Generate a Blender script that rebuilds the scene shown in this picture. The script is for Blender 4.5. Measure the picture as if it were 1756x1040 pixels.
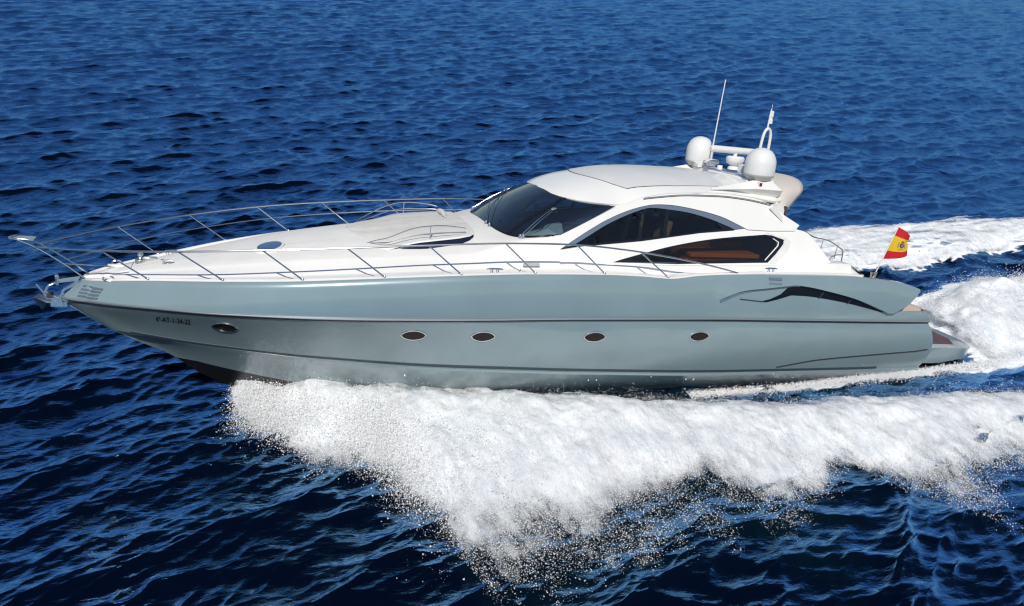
import bpy, math, random
import numpy as np
from mathutils import Vector, Matrix
from mathutils.bvhtree import BVHTree
from mathutils.geometry import delaunay_2d_cdt

random.seed(7); rng = np.random.default_rng(7)
scene = bpy.context.scene
COL = scene.collection
for o in list(bpy.data.objects):
    bpy.data.objects.remove(o)

# ------------------------------------------------------------------ camera
# world: X aft along the wake, Y to starboard (away from the camera), Z up, calm water at z = 0
CAM_POS = (4.2436, -16.7029, 10.2631)
CAM_R = ((0.95515, -0.09418, 0.28074), (-0.29328, -0.43174, 0.85299), (0.04087, -0.89707, -0.44000))
cam_d = bpy.data.cameras.new('camera')
cam = bpy.data.objects.new('camera', cam_d); COL.objects.link(cam)
m = Matrix.Identity(4)
for i in range(3):
    m[i][0] = CAM_R[i][0]; m[i][1] = -CAM_R[i][1]; m[i][2] = -CAM_R[i][2]; m[i][3] = CAM_POS[i]
cam.matrix_world = m
cam_d.sensor_width = 36.0; cam_d.lens = 36.0 * 1366 / 1756
cam_d.clip_start = 0.1; cam_d.clip_end = 20000
scene.camera = cam
scene.render.resolution_x = 1024; scene.render.resolution_y = 606

# ------------------------------------------------------------------ sky, sun, exposure
SUN_EL, SUN_AZ = math.radians(50), math.radians(20)      # azimuth from -Y towards the bow (-X)
to_sun = Vector((-math.sin(SUN_AZ) * math.cos(SUN_EL), -math.cos(SUN_AZ) * math.cos(SUN_EL), math.sin(SUN_EL)))
w = bpy.data.worlds.new('World'); scene.world = w; w.use_nodes = True
nt = w.node_tree
sky = nt.nodes.new('ShaderNodeTexSky'); sky.sky_type = 'NISHITA'; sky.sun_disc = False
sky.sun_elevation = SUN_EL
sky.sun_rotation = math.atan2(to_sun.x, to_sun.y)
sky.air_density = 1.0; sky.dust_density = 0.2; sky.ozone_density = 2.5
nt.links.new(sky.outputs[0], nt.nodes['Background'].inputs[0])
nt.nodes['Background'].inputs[1].default_value = 0.08
sd = bpy.data.lights.new('sun', 'SUN'); sd.energy = 3.9; sd.angle = math.radians(0.5); sd.color = (1, .948, .87)
sun = bpy.data.objects.new('sun', sd); COL.objects.link(sun)
sun.rotation_euler = to_sun.to_track_quat('Z', 'Y').to_euler()
vs = scene.view_settings
vs.view_transform = 'Standard'; vs.look = 'None'; vs.gamma = 1; vs.exposure = 0.0
try: vs.use_curve_mapping = False
except Exception: pass
cy = scene.cycles
cy.max_bounces = 14; cy.diffuse_bounces = 12; cy.transparent_max_bounces = 24; cy.use_denoising = True; cy.pixel_filter_type = 'BLACKMAN_HARRIS'; cy.filter_width = 1.25; cy.caustics_reflective = False; cy.caustics_refractive = False; cy.sample_clamp_indirect = 2.5

# ------------------------------------------------------------------ boat frame
# boat frame: x aft from the stem, y to starboard, z up; she is trimmed bow-up and heeled away from the camera
ROT = ((0.993965, -0.017308, 0.108322), (0.0, 0.987474, 0.157783), (-0.109696, -0.15683, 0.981515))
M4 = Matrix.Identity(4)
for i in range(3):
    for j in range(3): M4[i][j] = ROT[i][j]
M4[2][3] = 2.75
M3 = np.array(ROT)
def b2w(P):
    P = np.asarray(P, float)
    return P @ M3.T + np.array([0, 0, 2.75])

# ------------------------------------------------------------------ materials
def newmat(name):
    mt = bpy.data.materials.new(name); mt.use_nodes = True
    return mt, mt.node_tree, mt.node_tree.nodes['Principled BSDF']
def pbr(name, col, rough=.4, metal=0., coat=0., coat_r=.03, spec=.5, var=0., vscale=3., bump=0., bscale=60.):
    mt, t, b = newmat(name)
    b.inputs['Base Color'].default_value = (*col, 1); b.inputs['Roughness'].default_value = rough
    b.inputs['Metallic'].default_value = metal; b.inputs['Coat Weight'].default_value = coat
    b.inputs['Coat Roughness'].default_value = coat_r; b.inputs['Specular IOR Level'].default_value = spec
    if var or bump:
        tc = t.nodes.new('ShaderNodeTexCoord')
    if var:
        n = t.nodes.new('ShaderNodeTexNoise'); n.inputs['Scale'].default_value = vscale; n.inputs['Detail'].default_value = 6
        t.links.new(tc.outputs['Object'], n.inputs['Vector'])
        r = t.nodes.new('ShaderNodeMapRange'); r.inputs['From Min'].default_value = .3; r.inputs['From Max'].default_value = .7
        r.inputs['To Min'].default_value = 1 - var; r.inputs['To Max'].default_value = 1 + var
        t.links.new(n.outputs['Fac'], r.inputs['Value'])
        mx = t.nodes.new('ShaderNodeMix'); mx.data_type = 'RGBA'; mx.blend_type = 'MULTIPLY'; mx.inputs['Factor'].default_value = 1
        mx.inputs[6].default_value = (*col, 1)
        t.links.new(r.outputs[0], mx.inputs[7]); t.links.new(mx.outputs[2], b.inputs['Base Color'])
        r2 = t.nodes.new('ShaderNodeMapRange'); r2.inputs['To Min'].default_value = rough * .75; r2.inputs['To Max'].default_value = rough * 1.3
        t.links.new(n.outputs['Fac'], r2.inputs['Value']); t.links.new(r2.outputs[0], b.inputs['Roughness'])
    if bump:
        n2 = t.nodes.new('ShaderNodeTexNoise'); n2.inputs['Scale'].default_value = bscale; n2.inputs['Detail'].default_value = 4
        t.links.new(tc.outputs['Object'], n2.inputs['Vector'])
        bp = t.nodes.new('ShaderNodeBump'); bp.inputs['Strength'].default_value = bump; bp.inputs['Distance'].default_value = .02
        t.links.new(n2.outputs['Fac'], bp.inputs['Height']); t.links.new(bp.outputs[0], b.inputs['Normal'])
    return mt
def glassmat(name, tint, thru, rough=.02, ior=1.5):
    mt, t, b = newmat(name)
    out = t.nodes['Material Output']
    tr = t.nodes.new('ShaderNodeBsdfTransparent'); tr.inputs[0].default_value = (*tint, 1)
    gl = t.nodes.new('ShaderNodeBsdfGlossy'); gl.inputs['Roughness'].default_value = rough; gl.inputs[0].default_value = (1, 1, 1, 1)
    df = t.nodes.new('ShaderNodeBsdfDiffuse'); df.inputs[0].default_value = (.006, .007, .009, 1)
    m1 = t.nodes.new('ShaderNodeMixShader'); m1.inputs[0].default_value = thru
    t.links.new(df.outputs[0], m1.inputs[1]); t.links.new(tr.outputs[0], m1.inputs[2])
    lw = t.nodes.new('ShaderNodeFresnel'); lw.inputs['IOR'].default_value = ior
    m2 = t.nodes.new('ShaderNodeMixShader'); t.links.new(lw.outputs[0], m2.inputs[0])
    t.links.new(m1.outputs[0], m2.inputs[1]); t.links.new(gl.outputs[0], m2.inputs[2])
    t.links.new(m2.outputs[0], out.inputs[0]); t.nodes.remove(b)
    return mt
MAT = dict(
    hull=pbr('hull_paint', (.235, .32, .342), .32, .2, 1., .04, var=.05, vscale=.7),
    antifoul=pbr('antifouling', (.012, .012, .013), .6, var=.2, vscale=6),
    white=pbr('gelcoat_white', (.80, .79, .76), .3, 0, .5, .08, var=.025, vscale=1.3),
    grey=pbr('gelcoat_grey', (.69, .68, .655), .45, 0, .2, .2, var=.03, vscale=1.5),
    roofgrey=pbr('sunroof_grey', (.63, .63, .62), .45, 0, .2, .2, var=.03, vscale=1.5),
    nonskid=pbr('nonskid_deck', (.75, .74, .71), .6, var=.03, vscale=2., bump=.25, bscale=160),
    cushion=pbr('cushion_cover', (.63, .615, .58), .8, var=.05, vscale=4, bump=.3, bscale=90),
    steel=pbr('stainless_steel', (.66, .65, .63), .26, 1.),
    trim=pbr('trim_grey', (.20, .25, .31), .25, .4, .8),
    black=pbr('black_frame', (.006, .006, .007), .25, 0, .6),
    rubber=pbr('dark_seam', (.03, .03, .033), .6),
    rim=pbr('porthole_rim', (.50, .50, .50), .3, .8),
    stripe=pbr('chine_shade_dark', (.040, .058, .070), .45),
    navy=pbr('navy_glazing', (.006, .007, .022), .12, 0, 1., .02),
    hatchglass=pbr('hatch_glass', (.05, .10, .22), .1, 0, 1., .02),
    port=pbr('porthole_glass', (.016, .012, .010), .35, 0, .0, .05, spec=.25),
    teak=pbr('teak', (.11, .042, .045), .55, var=.3, vscale=10),
    beige=pbr('beige_vinyl', (.50, .42, .36), .6, var=.06, vscale=3),
    wood=pbr('varnished_wood', (.20, .11, .05), .3, 0, .6, var=.3, vscale=6),
    tan=pbr('tan_leather', (.44, .27, .14), .6),
    cream=pbr('cream_leather', (.62, .54, .42), .55),
    dash=pbr('dashboard', (.30, .34, .32), .5),
    dark=pbr('interior_dark', (.05, .047, .045), .7),
    dome=pbr('radome_white', (.72, .72, .71), .35, 0, .2),
    domebase=pbr('radome_base', (.42, .42, .41), .5),
    red=pbr('red_lens', (.16, .012, .012), .2, 0, .8),
    lamp=pbr('lamp_glass', (.55, .56, .54), .1, .6, .8),
    ink=pbr('lettering', (.006, .006, .007), .5),
    ventglass=pbr('vent_glazing', (.004, .005, .009), .3, 0, .0, spec=.3),
    spoiler=pbr('spoiler_shaded_gelcoat', (.62, .56, .50), .5, var=.04, vscale=1.5),  # white gelcoat with warm shade mixed into its colour, hence the darker beige
    brown=pbr('vent_panel', (.12, .16, .20), .35, .2, .3),
    glass=glassmat('windscreen_glass', (.58, .72, .80), .93, ior=2.4),
    tint=glassmat('tinted_glass', (.62, .60, .58), .88),
    lowtint=glassmat('dark_tinted_glass', (.74, .62, .50), .95),
)

# ------------------------------------------------------------------ mesh helpers
def link(name, me, mat=None, parent=None, smooth=True):
    o = bpy.data.objects.new(name, me); COL.objects.link(o)
    if mat is not None and not me.materials: me.materials.append(MAT[mat] if isinstance(mat, str) else mat)
    if parent is not None: o.parent = parent
    if smooth: me.polygons.foreach_set('use_smooth', [True] * len(me.polygons))
    return o
def mesh(name, V, F, mat=None, parent=None, smooth=True, autos=None):
    me = bpy.data.meshes.new(name); me.from_pydata([tuple(map(float, v)) for v in V], [], [tuple(f) for f in F]); me.update()
    o = link(name, me, mat, parent, smooth)
    if autos: sharp(o, autos)
    return o
def sharp(o, deg=35):
    me = o.data
    import bmesh
    bm = bmesh.new(); bm.from_mesh(me)
    bmesh.ops.recalc_face_normals(bm, faces=bm.faces)
    for e in bm.edges:
        if len(e.link_faces) == 2 and e.calc_face_angle(0) > math.radians(deg): e.smooth = False
    bm.to_mesh(me); bm.free()
def bevel(o, wd, seg=2, ang=30):
    md = o.modifiers.new('bevel', 'BEVEL'); md.width = wd; md.segments = seg; md.limit_method = 'ANGLE'; md.angle_limit = math.radians(ang)
    return o
class MB:
    def __init__(s): s.V = []; s.F = []
    def add(s, V, F):
        n = len(s.V); s.V += [tuple(map(float, v)) for v in V]; s.F += [tuple(i + n for i in f) for f in F]; return s
    def box(s, c, d, R=None):
        c = np.array(c, float); d = np.array(d, float) / 2
        V = np.array([[x, y, z] for x in (-1, 1) for y in (-1, 1) for z in (-1, 1)]) * d
        if R is not None: V = V @ np.array(R).T
        return s.add(V + c, [(0, 1, 3, 2), (4, 6, 7, 5), (0, 4, 5, 1), (2, 3, 7, 6), (0, 2, 6, 4), (1, 5, 7, 3)])
    def tube(s, P, r, n=8, closed=False, caps=True):
        P = np.asarray(P, float); N = len(P)
        r = np.full(N, r) if np.isscalar(r) else np.asarray(r)
        T = np.gradient(P, axis=0) if not closed else (np.roll(P, -1, 0) - np.roll(P, 1, 0))
        T /= np.linalg.norm(T, axis=1)[:, None] + 1e-12
        up = np.array([0, 0, 1.]) if abs(T[0, 2]) < .9 else np.array([1., 0, 0])
        a = np.cross(T[0], up); a /= np.linalg.norm(a)
        V = []
        for i in range(N):
            a = a - T[i] * (a @ T[i]); a /= np.linalg.norm(a); b = np.cross(T[i], a)
            for k in range(n):
                t = 2 * math.pi * k / n; V.append(P[i] + r[i] * (math.cos(t) * a + math.sin(t) * b))
        F = []
        for i in range(N if closed else N - 1):
            for k in range(n):
                j = (i + 1) % N; l = (k + 1) % n
                F.append((i * n + k, i * n + l, j * n + l, j * n + k))
        if caps and not closed: F += [tuple(range(n)), tuple((N - 1) * n + k for k in range(n))[::-1]]
        return s.add(V, F)
    def lathe(s, prof, c=(0, 0, 0), axis=(0, 0, 1), n=28):
        ax = Vector(axis).normalized(); q = Vector((0, 0, 1)).rotation_difference(ax).to_matrix()
        V = []; F = []
        for r, z in prof:
            for k in range(n):
                t = 2 * math.pi * k / n; V.append(tuple(q @ Vector((r * math.cos(t), r * math.sin(t), z)) + Vector(c)))
        for i in range(len(prof) - 1):
            for k in range(n):
                l = (k + 1) % n; F.append((i * n + k, i * n + l, (i + 1) * n + l, (i + 1) * n + k))
        return s.add(V, F)
    def build(s, name, mat, parent=None, smooth=True, autos=38):
        return mesh(name, s.V, s.F, mat, parent, smooth, autos)
def grid_mesh(name, rows, mat, parent=None, smooth=True, autos=None, closed=False):
    rows = np.asarray(rows, float); a, b = rows.shape[:2]
    F = [(i * b + j, i * b + j + 1, (i + 1) * b + j + 1, (i + 1) * b + j) for i in range(a - 1) for j in range(b - 1)]
    return mesh(name, rows.reshape(-1, 3), F, mat, parent, smooth, autos)
def cub(xs, ys):
    xs = np.array(xs, float); ys = np.array(ys, float)
    d = np.diff(ys) / np.diff(xs); m_ = np.zeros_like(ys)
    m_[1:-1] = np.where(d[1:] * d[:-1] > 0, 2 * d[1:] * d[:-1] / (d[1:] + d[:-1] + 1e-12), 0); m_[0] = d[0]; m_[-1] = d[-1]
    def f(x):
        x = np.clip(x, xs[0], xs[-1]); i = np.clip(np.searchsorted(xs, x, side='right') - 1, 0, len(xs) - 2)
        h = xs[i + 1] - xs[i]; t = (x - xs[i]) / h
        return (2*t**3-3*t**2+1)*ys[i] + (t**3-2*t**2+t)*h*m_[i] + (-2*t**3+3*t**2)*ys[i+1] + (t**3-t**2)*h*m_[i+1]
    return f
def sstep(a, b, x):
    t = np.clip((np.asarray(x, float) - a) / (b - a), 0, 1); return t * t * (3 - 2 * t)
def spline(P, n=12, closed=False):
    P = np.asarray(P, float); N = len(P); out = []
    for i in range(N if closed else N - 1):
        if closed: a, b, c, d = P[(i - 1) % N], P[i], P[(i + 1) % N], P[(i + 2) % N]
        else:
            b, c = P[i], P[i + 1]; a = P[i - 1] if i else 2 * b - c; d = P[i + 2] if i + 2 < N else 2 * c - b
        for k in range(n):
            t = k / n
            out.append(.5 * ((2*b) + (-a + c)*t + (2*a - 5*b + 4*c - d)*t*t + (-a + 3*b - 3*c + d)*t**3))
    if not closed: out.append(P[-1])
    return np.array(out)
def inside(poly, p):
    x, y = p; c = False; n = len(poly); j = n - 1
    for i in range(n):
        xi, yi = poly[i]; xj, yj = poly[j]
        if (yi > y) != (yj > y) and x < (xj - xi) * (y - yi) / (yj - yi) + xi: c = not c
        j = i
    return c
def resample(poly, d):
    out = []
    n = len(poly)
    for i in range(n):
        a = np.array(poly[i], float); b = np.array(poly[(i + 1) % n], float); k = max(1, int(np.linalg.norm(b - a) / d))
        for j in range(k): out.append(tuple(a + (b - a) * j / k))
    return out
def panel(name, outer, mapf, off, thick, mat, parent=None, holes=(), d=.12, side=1, autos=35, smooth=True):
    """a sheet cut to an outline in (u, v); mapf(u, v, offset) puts it on its curved surface."""
    outer = resample(outer, d); holes = [resample(h, d) for h in holes]
    V = list(outer); E = [(i, (i + 1) % len(outer)) for i in range(len(outer))]
    for h in holes:
        n = len(V); V += h; E += [(n + i, n + (i + 1) % len(h)) for i in range(len(h))]
    A = np.array(outer); lo = A.min(0); hi = A.max(0)
    B = np.array(V)
    for u in np.arange(lo[0] + d / 2, hi[0], d):
        for v in np.arange(lo[1] + d / 2, hi[1], d):
            if inside(outer, (u, v)) and not any(inside(h, (u, v)) for h in holes) and np.min(np.hypot(B[:, 0] - u, B[:, 1] - v)) > d * .45: V.append((u, v))
    v2, e2, f2, _, _, _ = delaunay_2d_cdt([Vector(v) for v in V], E, [], 0, 1e-6)
    T = []
    for f in f2:
        c = sum((v2[i] for i in f), Vector((0, 0))) / len(f)
        if inside(outer, c) and not any(inside(h, c) for h in holes): T.append(tuple(f))
    n = len(v2)
    P = [mapf(p.x, p.y, off) for p in v2] + [mapf(p.x, p.y, off - thick) for p in v2]
    if side < 0: P = [(p[0], -p[1], p[2]) for p in P]
    cnt = {}
    for f in T:
        for i in range(3):
            a, b = f[i], f[(i + 1) % 3]; cnt[(a, b)] = 1
    F = list(T) + [tuple(i + n for i in f[::-1]) for f in T]
    for (a, b) in cnt:
        if (b, a) not in cnt: F.append((b, a, a + n, b + n))
    return mesh(name, P, F, mat, parent, smooth, autos)
def root(name, label, cat, group=None):
    o = bpy.data.objects.new(name, None); COL.objects.link(o); o.matrix_world = M4
    o['label'] = label; o['category'] = cat
    if group: o['group'] = group
    return o

# ================================================================== SEA
def fbm(x, y, scale, octv=4, seed=0, gain=.5):
    out = np.zeros_like(x); a = 1.; tot = 0.
    for k in range(octv):
        g = np.random.default_rng(seed * 31 + k).random((256, 256))
        u = x * scale * 2 ** k + 37.1 * k; v = y * scale * 2 ** k + 11.7 * k
        i = np.floor(u).astype(int); j = np.floor(v).astype(int); fu = u - i; fv = v - j
        fu = fu * fu * (3 - 2 * fu); fv = fv * fv * (3 - 2 * fv)
        i0 = i & 255; i1 = (i + 1) & 255; j0 = j & 255; j1 = (j + 1) & 255
        out += a * ((g[i0, j0] * (1 - fu) + g[i1, j0] * fu) * (1 - fv) + (g[i0, j1] * (1 - fu) + g[i1, j1] * fu) * fv)
        tot += a; a *= gain
    return out / tot
NW = 170
w_lam = np.exp(rng.uniform(math.log(.18), math.log(4.2), NW)); w_lam.sort()
w_dir = math.radians(-72) + rng.normal(0, .45, NW)
w_k = 2 * math.pi / w_lam; w_ph = rng.uniform(0, 2 * math.pi, NW)
w_amp = .0102 * w_lam ** .85 * rng.uniform(.6, 1.4, NW); w_amp *= np.where(w_lam > 1.6, (1.6 / w_lam) ** .75, 1)
SEA_AMP = .50
def sea_disp(x, y, cell):
    z = np.zeros_like(x); dx = np.zeros_like(x); dy = np.zeros_like(x)
    for k in range(NW):
        ok = np.clip((w_lam[k] / (cell + 1e-6) - 2.2) / 2., 0, 1)
        a = SEA_AMP * w_amp[k] * ok
        if a.max() <= 0: continue
        c, s_ = math.cos(w_dir[k]), math.sin(w_dir[k]); ph = w_k[k] * (c * x + s_ * y) + w_ph[k]
        z += a * np.cos(ph); q = -a * np.sin(ph) * 1.5; dx += q * c; dy += q * s_
    return dx, dy, z
# --- where the boat has churned the water (world metres)
bow_out = cub([2.9, 3.3, 3.9, 4.6, 5.4, 6.1, 6.5, 6.85, 7.2, 7.8, 9.4, 11, 12, 13.1, 14.2, 15.2, 16.6, 17.6, 19.3, 22, 26, 34, 60],
              [-.3, -1.0, -2.0, -2.8, -3.1, -3.5, -4.5, -6.0, -7.2, -6.7, -6.1, -5.8, -5.8, -6.5, -6.2, -5.9, -6.8, -7.0, -6.4, -6.4, -6.8, -7.6, -10])
bow_in = cub([2.9, 4, 6, 9, 12, 14, 16, 18, 20, 22, 26, 34, 60], [-.2, -.5, -1.2, -1.9, -2.75, -3.3, -3.75, -4.0, -4.3, -4.55, -5.0, -5.7, -8])
far_in = cub([3, 6, 10, 16, 22, 30, 60], [.4, 1.3, 2.0, 2.4, 2.7, 3.1, 4.5])
far_out = cub([3, 5, 7, 10, 16, 24, 28, 33, 40, 60], [1, 3.2, 5.0, 5.4, 6.0, 6.6, 6.4, 6.0, 6.6, 9])
def band(x, y, a, b, e0, e1):
    """1 between a(x) and b(x) (a nearer the hull), soft over e0 / e1"""
    return sstep(0, e0, (a - y)) * sstep(0, e1, (y - b))
def foam_fields(x, y):
    j = (fbm(x, y, .55, 4, 3) - .5); jj = (fbm(x, y, 2.1, 3, 5) - .5)
    tt_ = np.clip((bow_in(x) - y) / np.maximum(bow_in(x) - bow_out(x), .3), 0, 1.2)
    near = (.88 - .42 * tt_) * band(x, y, bow_in(x) + .25 + j * .3, bow_out(x) + .5 + j * 1.8 + jj * .7, .35, 1.1) * sstep(2.9, 3.3, x)
    far = band(x, -y, -far_in(x) + j * .8, -far_out(x) + j * 1.8 + jj * .6, .5, .7) * sstep(3, 4, x)
    wk = sstep(22.4, 22.9, x + .3 * j) * (1 - sstep(0, .7, np.abs(y + .7 + .04 * (x - 22)) - (1.9 + .03 * (x - 22)) + j * 1.3))
    edge = np.exp(-((y + 2.62 + .03 * (x - 16) + j * .35) / .16) ** 2) * sstep(13.5, 16.5, x) * (1 - sstep(27, 32, x))
    return near, far, wk, edge
def base_h(x, y):
    """how the boat shapes the water: bow wave ridge, trough along the quarter"""
    h = -.34 * np.exp(-((y + 2.5) / .9) ** 2) * sstep(13, 19, x) * (1 - sstep(24, 34, x))
    h += .20 * band(x, y, bow_in(x), bow_out(x), 1.0, 1.4) * sstep(3, 5, x)
    h += .25 * band(x, -y, -far_in(x), -far_out(x), 1.0, 1.2) * sstep(3, 6, x)
    h += .16 * np.exp(-((y + 2.68) / .26) ** 2) * sstep(15, 18.5, x) * (1 - sstep(28, 34, x))
    h += -.45 * np.exp(-((y - .3) / 1.8) ** 2) * sstep(18, 20.5, x) * (1 - sstep(23, 25.5, x))
    h += -.22 * np.exp(-((y - 2.2) / .8) ** 2) * sstep(15, 20, x)
    return h
def build_sea():
    az_f = np.radians(np.linspace(-34, 68, 860)); az_c1 = np.radians(np.linspace(-180, -34.5, 80)); az_c2 = np.radians(np.linspace(68.5, 180, 70))
    az = np.concatenate([az_c1, az_f, az_c2])
    r = [2.0]
    while r[-1] < 240: r.append(r[-1] + max(.03, .0032 * r[-1]) if r[-1] > 8 else r[-1] * 1.05)
    while r[-1] < 9000: r.append(r[-1] * 1.05)
    r = np.array(r)
    Rr, A = np.meshgrid(r, az, indexing='ij')
    x = CAM_POS[0] + Rr * np.sin(A); y = CAM_POS[1] + Rr * np.cos(A)
    cell = np.maximum(Rr * .0024, .03) * np.where((A < math.radians(-34)) | (A > math.radians(68)), 11, 1.15)
    dx, dy, z = sea_disp(x, y, cell)
    fade = 1 - sstep(300, 700, Rr); dx *= fade; dy *= fade; z *= fade
    n_, f_, k_, e_ = foam_fields(x, y)
    flat = np.clip(n_ + f_ + k_, 0, 1)
    z = z * (1 - .45 * flat) + base_h(x, y)
    foam = np.clip(np.maximum.reduce([n_, f_ * .72, k_, e_ * .95]), 0, 1)
    foam[Rr > 200] = 0
    V = np.stack([x + dx, y + dy, z], -1).reshape(-1, 3)
    a, b = Rr.shape
    I = (np.arange(a - 1)[:, None] * b + np.arange(b - 1)[None, :]).ravel()
    F = np.stack([I, I + b, I + b + 1, I + 1], 1)
    I2 = np.arange(a - 1) * b + b - 1; F2 = np.stack([I2, I2 + b, I2 + 1, I2 + 1 - b], 1)
    F = np.concatenate([F, F2])
    cidx = len(V); V = np.concatenate([V, [[CAM_POS[0], CAM_POS[1], 0]]])
    me = bpy.data.meshes.new('sea')
    tri = np.stack([np.full(b, cidx), (np.arange(b) + 1) % b, np.arange(b)], 1)
    fast_mesh(me, V, F, tri)
    at = me.attributes.new('foam', 'FLOAT', 'POINT')
    at.data.foreach_set('value', np.concatenate([foam.ravel(), [0]]).astype(np.float32))
    aer = np.clip(band(x, y, bow_in(x) + 2, bow_out(x) * 1.45, .5, 3.5) * sstep(3.2, 6, x) + k_, 0, 1) * np.clip(fbm(x, y, .25, 4, 71) * 2.2 - .6, 0, 1)
    aer[Rr > 120] = 0
    a2 = me.attributes.new('aerated', 'FLOAT', 'POINT'); a2.data.foreach_set('value', np.concatenate([aer.ravel(), [0]]).astype(np.float32))
    return me
def fast_mesh(me, V, Q, T=None):
    nq = len(Q) if Q is not None else 0; ntr = len(T) if T is not None else 0
    me.vertices.add(len(V)); me.vertices.foreach_set('co', np.asarray(V, np.float32).ravel())
    loops = np.concatenate([a.ravel() for a in ([Q] if nq else []) + ([T] if ntr else [])]).astype(np.int32)
    me.loops.add(len(loops)); me.loops.foreach_set('vertex_index', loops)
    st = np.concatenate([np.arange(nq) * 4, nq * 4 + np.arange(ntr) * 3]).astype(np.int32)
    tot = np.concatenate([np.full(nq, 4), np.full(ntr, 3)]).astype(np.int32)
    me.polygons.add(nq + ntr); me.polygons.foreach_set('loop_start', st); me.polygons.foreach_set('loop_total', tot)
    me.polygons.foreach_set('use_smooth', np.ones(nq + ntr, bool))
    me.update(calc_edges=True); me.validate()
def N(t, kind, **kw):
    n = t.nodes.new(kind)
    for k, v in kw.items():
        if k in n.inputs: n.inputs[k].default_value = v
        else: setattr(n, k, v)
    return n
def sea_material():
    mt, t, b = newmat('sea_water'); L = t.links.new
    tc = N(t, 'ShaderNodeTexCoord'); obj = tc.outputs['Object']
    t.nodes.remove(b)
    df = N(t, 'ShaderNodeBsdfDiffuse'); gl = N(t, 'ShaderNodeBsdfGlossy', Roughness=.07); gl.inputs[0].default_value = (.17, .385, .68, 1)
    fr = N(t, 'ShaderNodeFresnel', IOR=1.21); b = N(t, 'ShaderNodeMixShader'); L(fr.outputs[0], b.inputs[0]); L(df.outputs[0], b.inputs[1]); L(gl.outputs[0], b.inputs[2])
    # deep water is blue; where the boat has driven air under it turns teal
    ar = N(t, 'ShaderNodeAttribute', attribute_name='aerated'); wm = N(t, 'ShaderNodeMix', data_type='RGBA'); L(ar.outputs['Fac'], wm.inputs['Factor'])
    wm.inputs[6].default_value = (.0006, .0026, .0095, 1); wm.inputs[7].default_value = (.0016, .0105, .0130, 1); L(wm.outputs[2], df.inputs[0])
    # ripples
    mp = N(t, 'ShaderNodeMapping'); mp.inputs['Scale'].default_value = (1, 2.0, 1); mp.inputs['Rotation'].default_value = (0, 0, -.3); L(obj, mp.inputs[0])
    n1 = N(t, 'ShaderNodeTexNoise', Scale=4.2, Detail=5.0, Roughness=.5, Distortion=.3); L(mp.outputs[0], n1.inputs['Vector'])
    bp = N(t, 'ShaderNodeBump', Strength=.6, Distance=.042); L(n1.outputs['Fac'], bp.inputs['Height'])
    rg = N(t, 'ShaderNodeTexNoise', noise_type='RIDGED_MULTIFRACTAL', Scale=1.1, Detail=6.0, Roughness=.55); L(mp.outputs[0], rg.inputs['Vector'])
    bp2 = N(t, 'ShaderNodeBump', Strength=.5, Distance=.03); L(rg.outputs['Fac'], bp2.inputs['Height']); L(bp2.outputs[0], bp.inputs['Normal'])
    # cat's-paws: gusts roughen some patches more than others
    gu = N(t, 'ShaderNodeTexNoise', Scale=.075, Detail=4.0, Roughness=.6); L(mp.outputs[0], gu.inputs['Vector'])
    gr_ = N(t, 'ShaderNodeMapRange'); gr_.inputs['From Min'].default_value = .35; gr_.inputs['From Max'].default_value = .65; gr_.inputs['To Min'].default_value = .32; gr_.inputs['To Max'].default_value = .75; L(gu.outputs['Fac'], gr_.inputs[0]); L(gr_.outputs[0], bp.inputs['Strength'])
    for q in (df, gl, fr): L(bp.outputs[0], q.inputs['Normal'])
    # foam laid on the water
    at = N(t, 'ShaderNodeAttribute', attribute_name='foam')
    st = N(t, 'ShaderNodeMapping'); st.inputs['Scale'].default_value = (.55, 1.5, 1); st.inputs['Rotation'].default_value = (0, 0, .03); L(obj, st.inputs[0])
    f1 = N(t, 'ShaderNodeTexNoise', Scale=1.9, Detail=9.0, Roughness=.68, Distortion=1.2); L(st.outputs[0], f1.inputs['Vector'])
    vo = N(t, 'ShaderNodeTexVoronoi', Scale=3.2, feature='DISTANCE_TO_EDGE')
    wv = N(t, 'ShaderNodeMix', data_type='VECTOR'); wv.inputs['Factor'].default_value = .18; L(st.outputs[0], wv.inputs[4]); L(f1.outputs['Color'], wv.inputs[5]); L(wv.outputs[1], vo.inputs['Vector'])
    vr = N(t, 'ShaderNodeMapRange'); vr.inputs['From Max'].default_value = .25; vr.inputs['To Min'].default_value = .22; vr.inputs['To Max'].default_value = -.12; L(vo.outputs['Distance'], vr.inputs[0])
    ad = N(t, 'ShaderNodeMath', operation='ADD'); L(f1.outputs['Fac'], ad.inputs[0]); L(vr.outputs[0], ad.inputs[1])
    th = N(t, 'ShaderNodeMath', operation='MULTIPLY_ADD'); L(at.outputs['Fac'], th.inputs[0]); th.inputs[1].default_value = 1.0; th.inputs[2].default_value = -1.0
    sm = N(t, 'ShaderNodeMath', operation='ADD'); L(ad.outputs[0], sm.inputs[0]); L(th.outputs[0], sm.inputs[1])
    rr = N(t, 'ShaderNodeMapRange', interpolation_type='SMOOTHSTEP'); rr.inputs['From Min'].default_value = -.02; rr.inputs['From Max'].default_value = .22; L(sm.outputs[0], rr.inputs[0])
    gt = N(t, 'ShaderNodeMath', operation='GREATER_THAN'); L(at.outputs['Fac'], gt.inputs[0]); gt.inputs[1].default_value = .01
    mk = N(t, 'ShaderNodeMath', operation='MULTIPLY'); L(rr.outputs[0], mk.inputs[0]); L(gt.outputs[0], mk.inputs[1])
    fo = N(t, 'ShaderNodeBsdfPrincipled'); fo.inputs['Base Color'].default_value = (.88, .91, .93, 1); fo.inputs['Roughness'].default_value = .8
    fb = N(t, 'ShaderNodeBump', Strength=.9, Distance=.12); L(f1.outputs['Fac'], fb.inputs['Height']); L(fb.outputs[0], fo.inputs['Normal'])
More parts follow.
